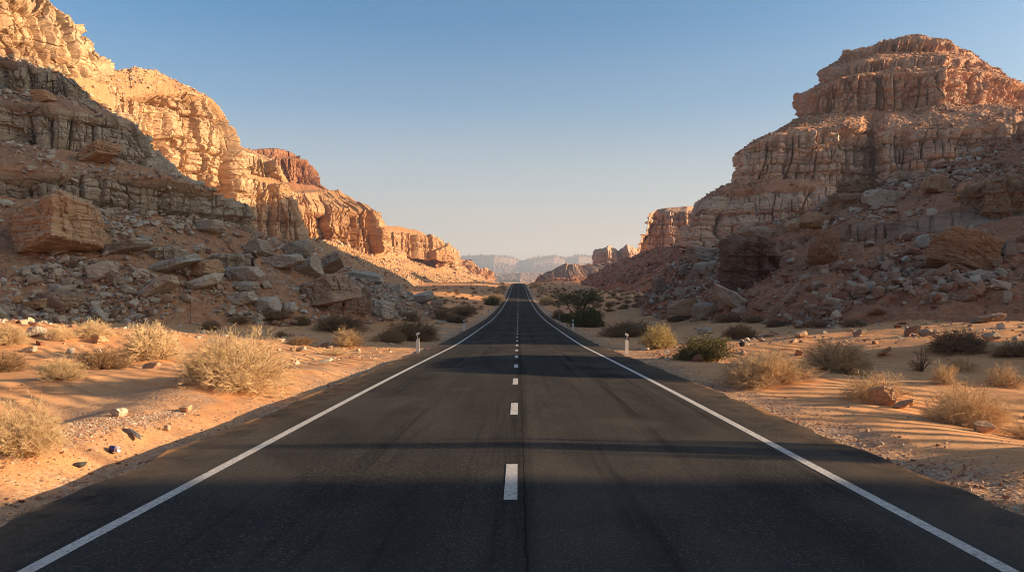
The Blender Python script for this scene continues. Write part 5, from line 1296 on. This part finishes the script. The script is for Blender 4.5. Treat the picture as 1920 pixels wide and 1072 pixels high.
# ================================================================ gravel and small stones over the verges and the sand
def scatter(name, n, seed, xy, smin, smax, tint, label, protos=None, power=2.4):
    rg = np.random.default_rng(seed); x, y = xy(rg, n); z = ground(x, y)
    sz = np.minimum(smin*rg.random(len(x))**(-1/power), smax)
    V, Fc, T = place_stones(np.stack([x, y, z], -1), sz, rg, tint[0], tint[1], .2, protos or PROTO1)
    o = obj(name, mk_mesh(name, V, Fc, False, {'tint': T}), M['rubble']); tag(o, label, 'gravel', None, 'stuff')
for s in (-1, 1):
    def verge(rg, n):
        y = 5*(75/5)**rg.random(n); e = np.abs(rg.normal(0, .75, n))-.1; return s*(RW+e), y
    scatter('gravel', 26000, 41+s, verge, .012, .07, (.25, .75), f'loose grey brown gravel along the {"left" if s < 0 else "right"} road verge')
def patch_l(rg, n):
    a, b = on_ground(-40, 850), on_ground(350, 770); t = rg.random(n)**1.2; w = .42*(1-.75*t)
    x = a[0]+(b[0]-a[0])*t+rg.normal(0, 1, n)*w*.8; y = a[1]+(b[1]-a[1])*t+rg.normal(0, 1, n)*w*1.3; k = x < -RW-.4; return x[k], y[k]
scatter('gravel', 15000, 47, patch_l, .012, .05, (.2, .95), 'patch of grey gravel on the sand bank in the left foreground')
def sandstones(rg, n):
    y = 6*(60/6)**rg.random(n); x = (rg.random(n)*2-1)*np.maximum(y*.72, 9); k = (np.abs(x) > RW+.5) & (fbm(x/3, y/3, 0, 3, 77) > .25*rg.random(n)-.15); return x[k], y[k]
scatter('gravel', 3600, 49, sandstones, .018, .14, (.05, .9), 'small stones lying scattered over the open sand', power=2.0)
def mid(rg, n):
    y = 30*(75/30)**rg.random(n); x = (rg.random(n)*2-1)*y*.7; k = np.abs(x) > RW+1.5; return x[k], y[k]
scatter('gravel', 2600, 51, mid, .08, .5, (.2, .95), 'stones lying scattered over the shaded sand at the foot of the slopes', PROTO, 1.9)
# the sunlit pile of stones at the left edge
def sunpile():
    rg = np.random.default_rng(12); pos, sz = [], []
    while len(pos) < 420:
        px, py = rg.uniform(-90, 150), rg.uniform(560, 606)
        if py < 556+max(0, px)*.30: continue
        h = hit(px, py); pos.append(h); sz.append(.14*rg.random()**(-1/2.0))
    V, Fc, T = place_stones(np.array(pos), np.minimum(np.array(sz), .75), rg, .4, .8, .15, PROTO)
    o = obj('rubble', mk_mesh('rubble', V, Fc, False, {'tint': T}), M['rubble']); tag(o, 'pile of broken stones in sunlight at the left edge of the picture', 'rubble', None, 'stuff')
sunpile()
# ================================================================ air, sky, sun, camera
EL, AZ = math.radians(14.0), math.radians(3.0)
def make_light():
    w = bpy.data.worlds.new('World'); S.world = w; w.use_nodes = True; nt = w.node_tree
    bg = nt.nodes['Background']; sky = nt.nodes.new('ShaderNodeTexSky'); sky.sky_type = 'NISHITA'; sky.sun_disc = False
    sky.sun_elevation = EL; sky.sun_rotation = math.radians(90)+AZ; sky.altitude = 300; sky.air_density = 1.0; sky.dust_density = 2.2; sky.ozone_density = 4.5
    g = N(nt); tc = g.n('ShaderNodeTexCoord'); sz = g.n('ShaderNodeSeparateXYZ'); g.link(tc.outputs['Generated'], sz.inputs[0])
    dust = g.ramp(sz.outputs[2], [(0, .95), (.05, .86), (.146, .55), (.233, .17), (.33, .0)])
    clear = g.n('ShaderNodeMix', data_type='RGBA', blend_type='MULTIPLY'); clear.inputs[0].default_value = 1; g.link(sky.outputs[0], clear.inputs[6]); clear.inputs[7].default_value = (.60, 1.06, 1.06, 1)
    warm = g.mix(g.map(sz.outputs[2], .03, .12), (4.55, 3.5, 2.7), (3.95, 3.62, 3.25))
    base = g.mix(dust, clear.outputs[2], warm)
    # the broad warm glow of dusty air round the low sun
    sd = g.n('ShaderNodeVectorMath', operation='DOT_PRODUCT'); g.link(tc.outputs['Generated'], sd.inputs[0])
    sd.inputs[1].default_value = (math.cos(EL)*math.cos(AZ), -math.cos(EL)*math.sin(AZ), math.sin(EL))
    gl = g.math('POWER', g.math('MAXIMUM', sd.outputs['Value'], 0.0), 5.0)
    x = g.n('ShaderNodeMix', data_type='RGBA', blend_type='ADD'); g.link(gl, x.inputs[0]); g.link(base, x.inputs[6]); x.inputs[7].default_value = (8.0, 5.4, 3.1, 1)
    g.link(x.outputs[2], bg.inputs[0]); bg.inputs[1].default_value = .074
    l = bpy.data.lights.new('sun', 'SUN'); l.energy = 5.0; l.angle = math.radians(.5); l.color = (1.0, .735, .45)
    o = bpy.data.objects.new('sun', l); COL.objects.link(o)
    d = Vector((math.cos(EL)*math.cos(AZ), -math.cos(EL)*math.sin(AZ), math.sin(EL)))
    o.rotation_euler = d.to_track_quat('Z', 'Y').to_euler(); o.location = (60, -10, 60)
    v, f = boxm(-6500, 6500, -90, 8600, -60, 420)
    hm = bpy.data.materials.new('air'); hm.use_nodes = True; t = hm.node_tree; t.nodes.clear()
    out = t.nodes.new('ShaderNodeOutputMaterial'); pv = t.nodes.new('ShaderNodeVolumePrincipled')
    pv.inputs['Density'].default_value = HAZE; pv.inputs['Color'].default_value = (.78, .84, .96, 1); pv.inputs['Anisotropy'].default_value = .2
    t.links.new(pv.outputs[0], out.inputs['Volume'])
    h = obj('haze', mk_mesh('haze', v, f), hm); tag(h, 'thin pale haze filling the valley air', 'haze', None, 'stuff')
    c = bpy.data.cameras.new('camera'); c.sensor_width = 36; c.lens = 36*F/1920; c.shift_x = -(CX-960)/1920; c.clip_start = .1; c.clip_end = 20000
    co = bpy.data.objects.new('camera', c); COL.objects.link(co); co.location = (0, 0, 0); co.rotation_euler = (PI/2, 0, 0); S.camera = co
    S.view_settings.view_transform = 'Standard'; S.view_settings.look = 'None'; S.view_settings.gamma = 1; S.view_settings.exposure = EXPO
    S.cycles.use_denoising = True; S.cycles.denoising_prefilter = 'ACCURATE'; S.cycles.filter_width = .95; S.cycles.max_bounces = 6; S.cycles.diffuse_bounces = 4; S.cycles.volume_bounces = 0; S.cycles.transparent_max_bounces = 6
HAZE, EXPO = 1.4e-4, 1.28
make_light()
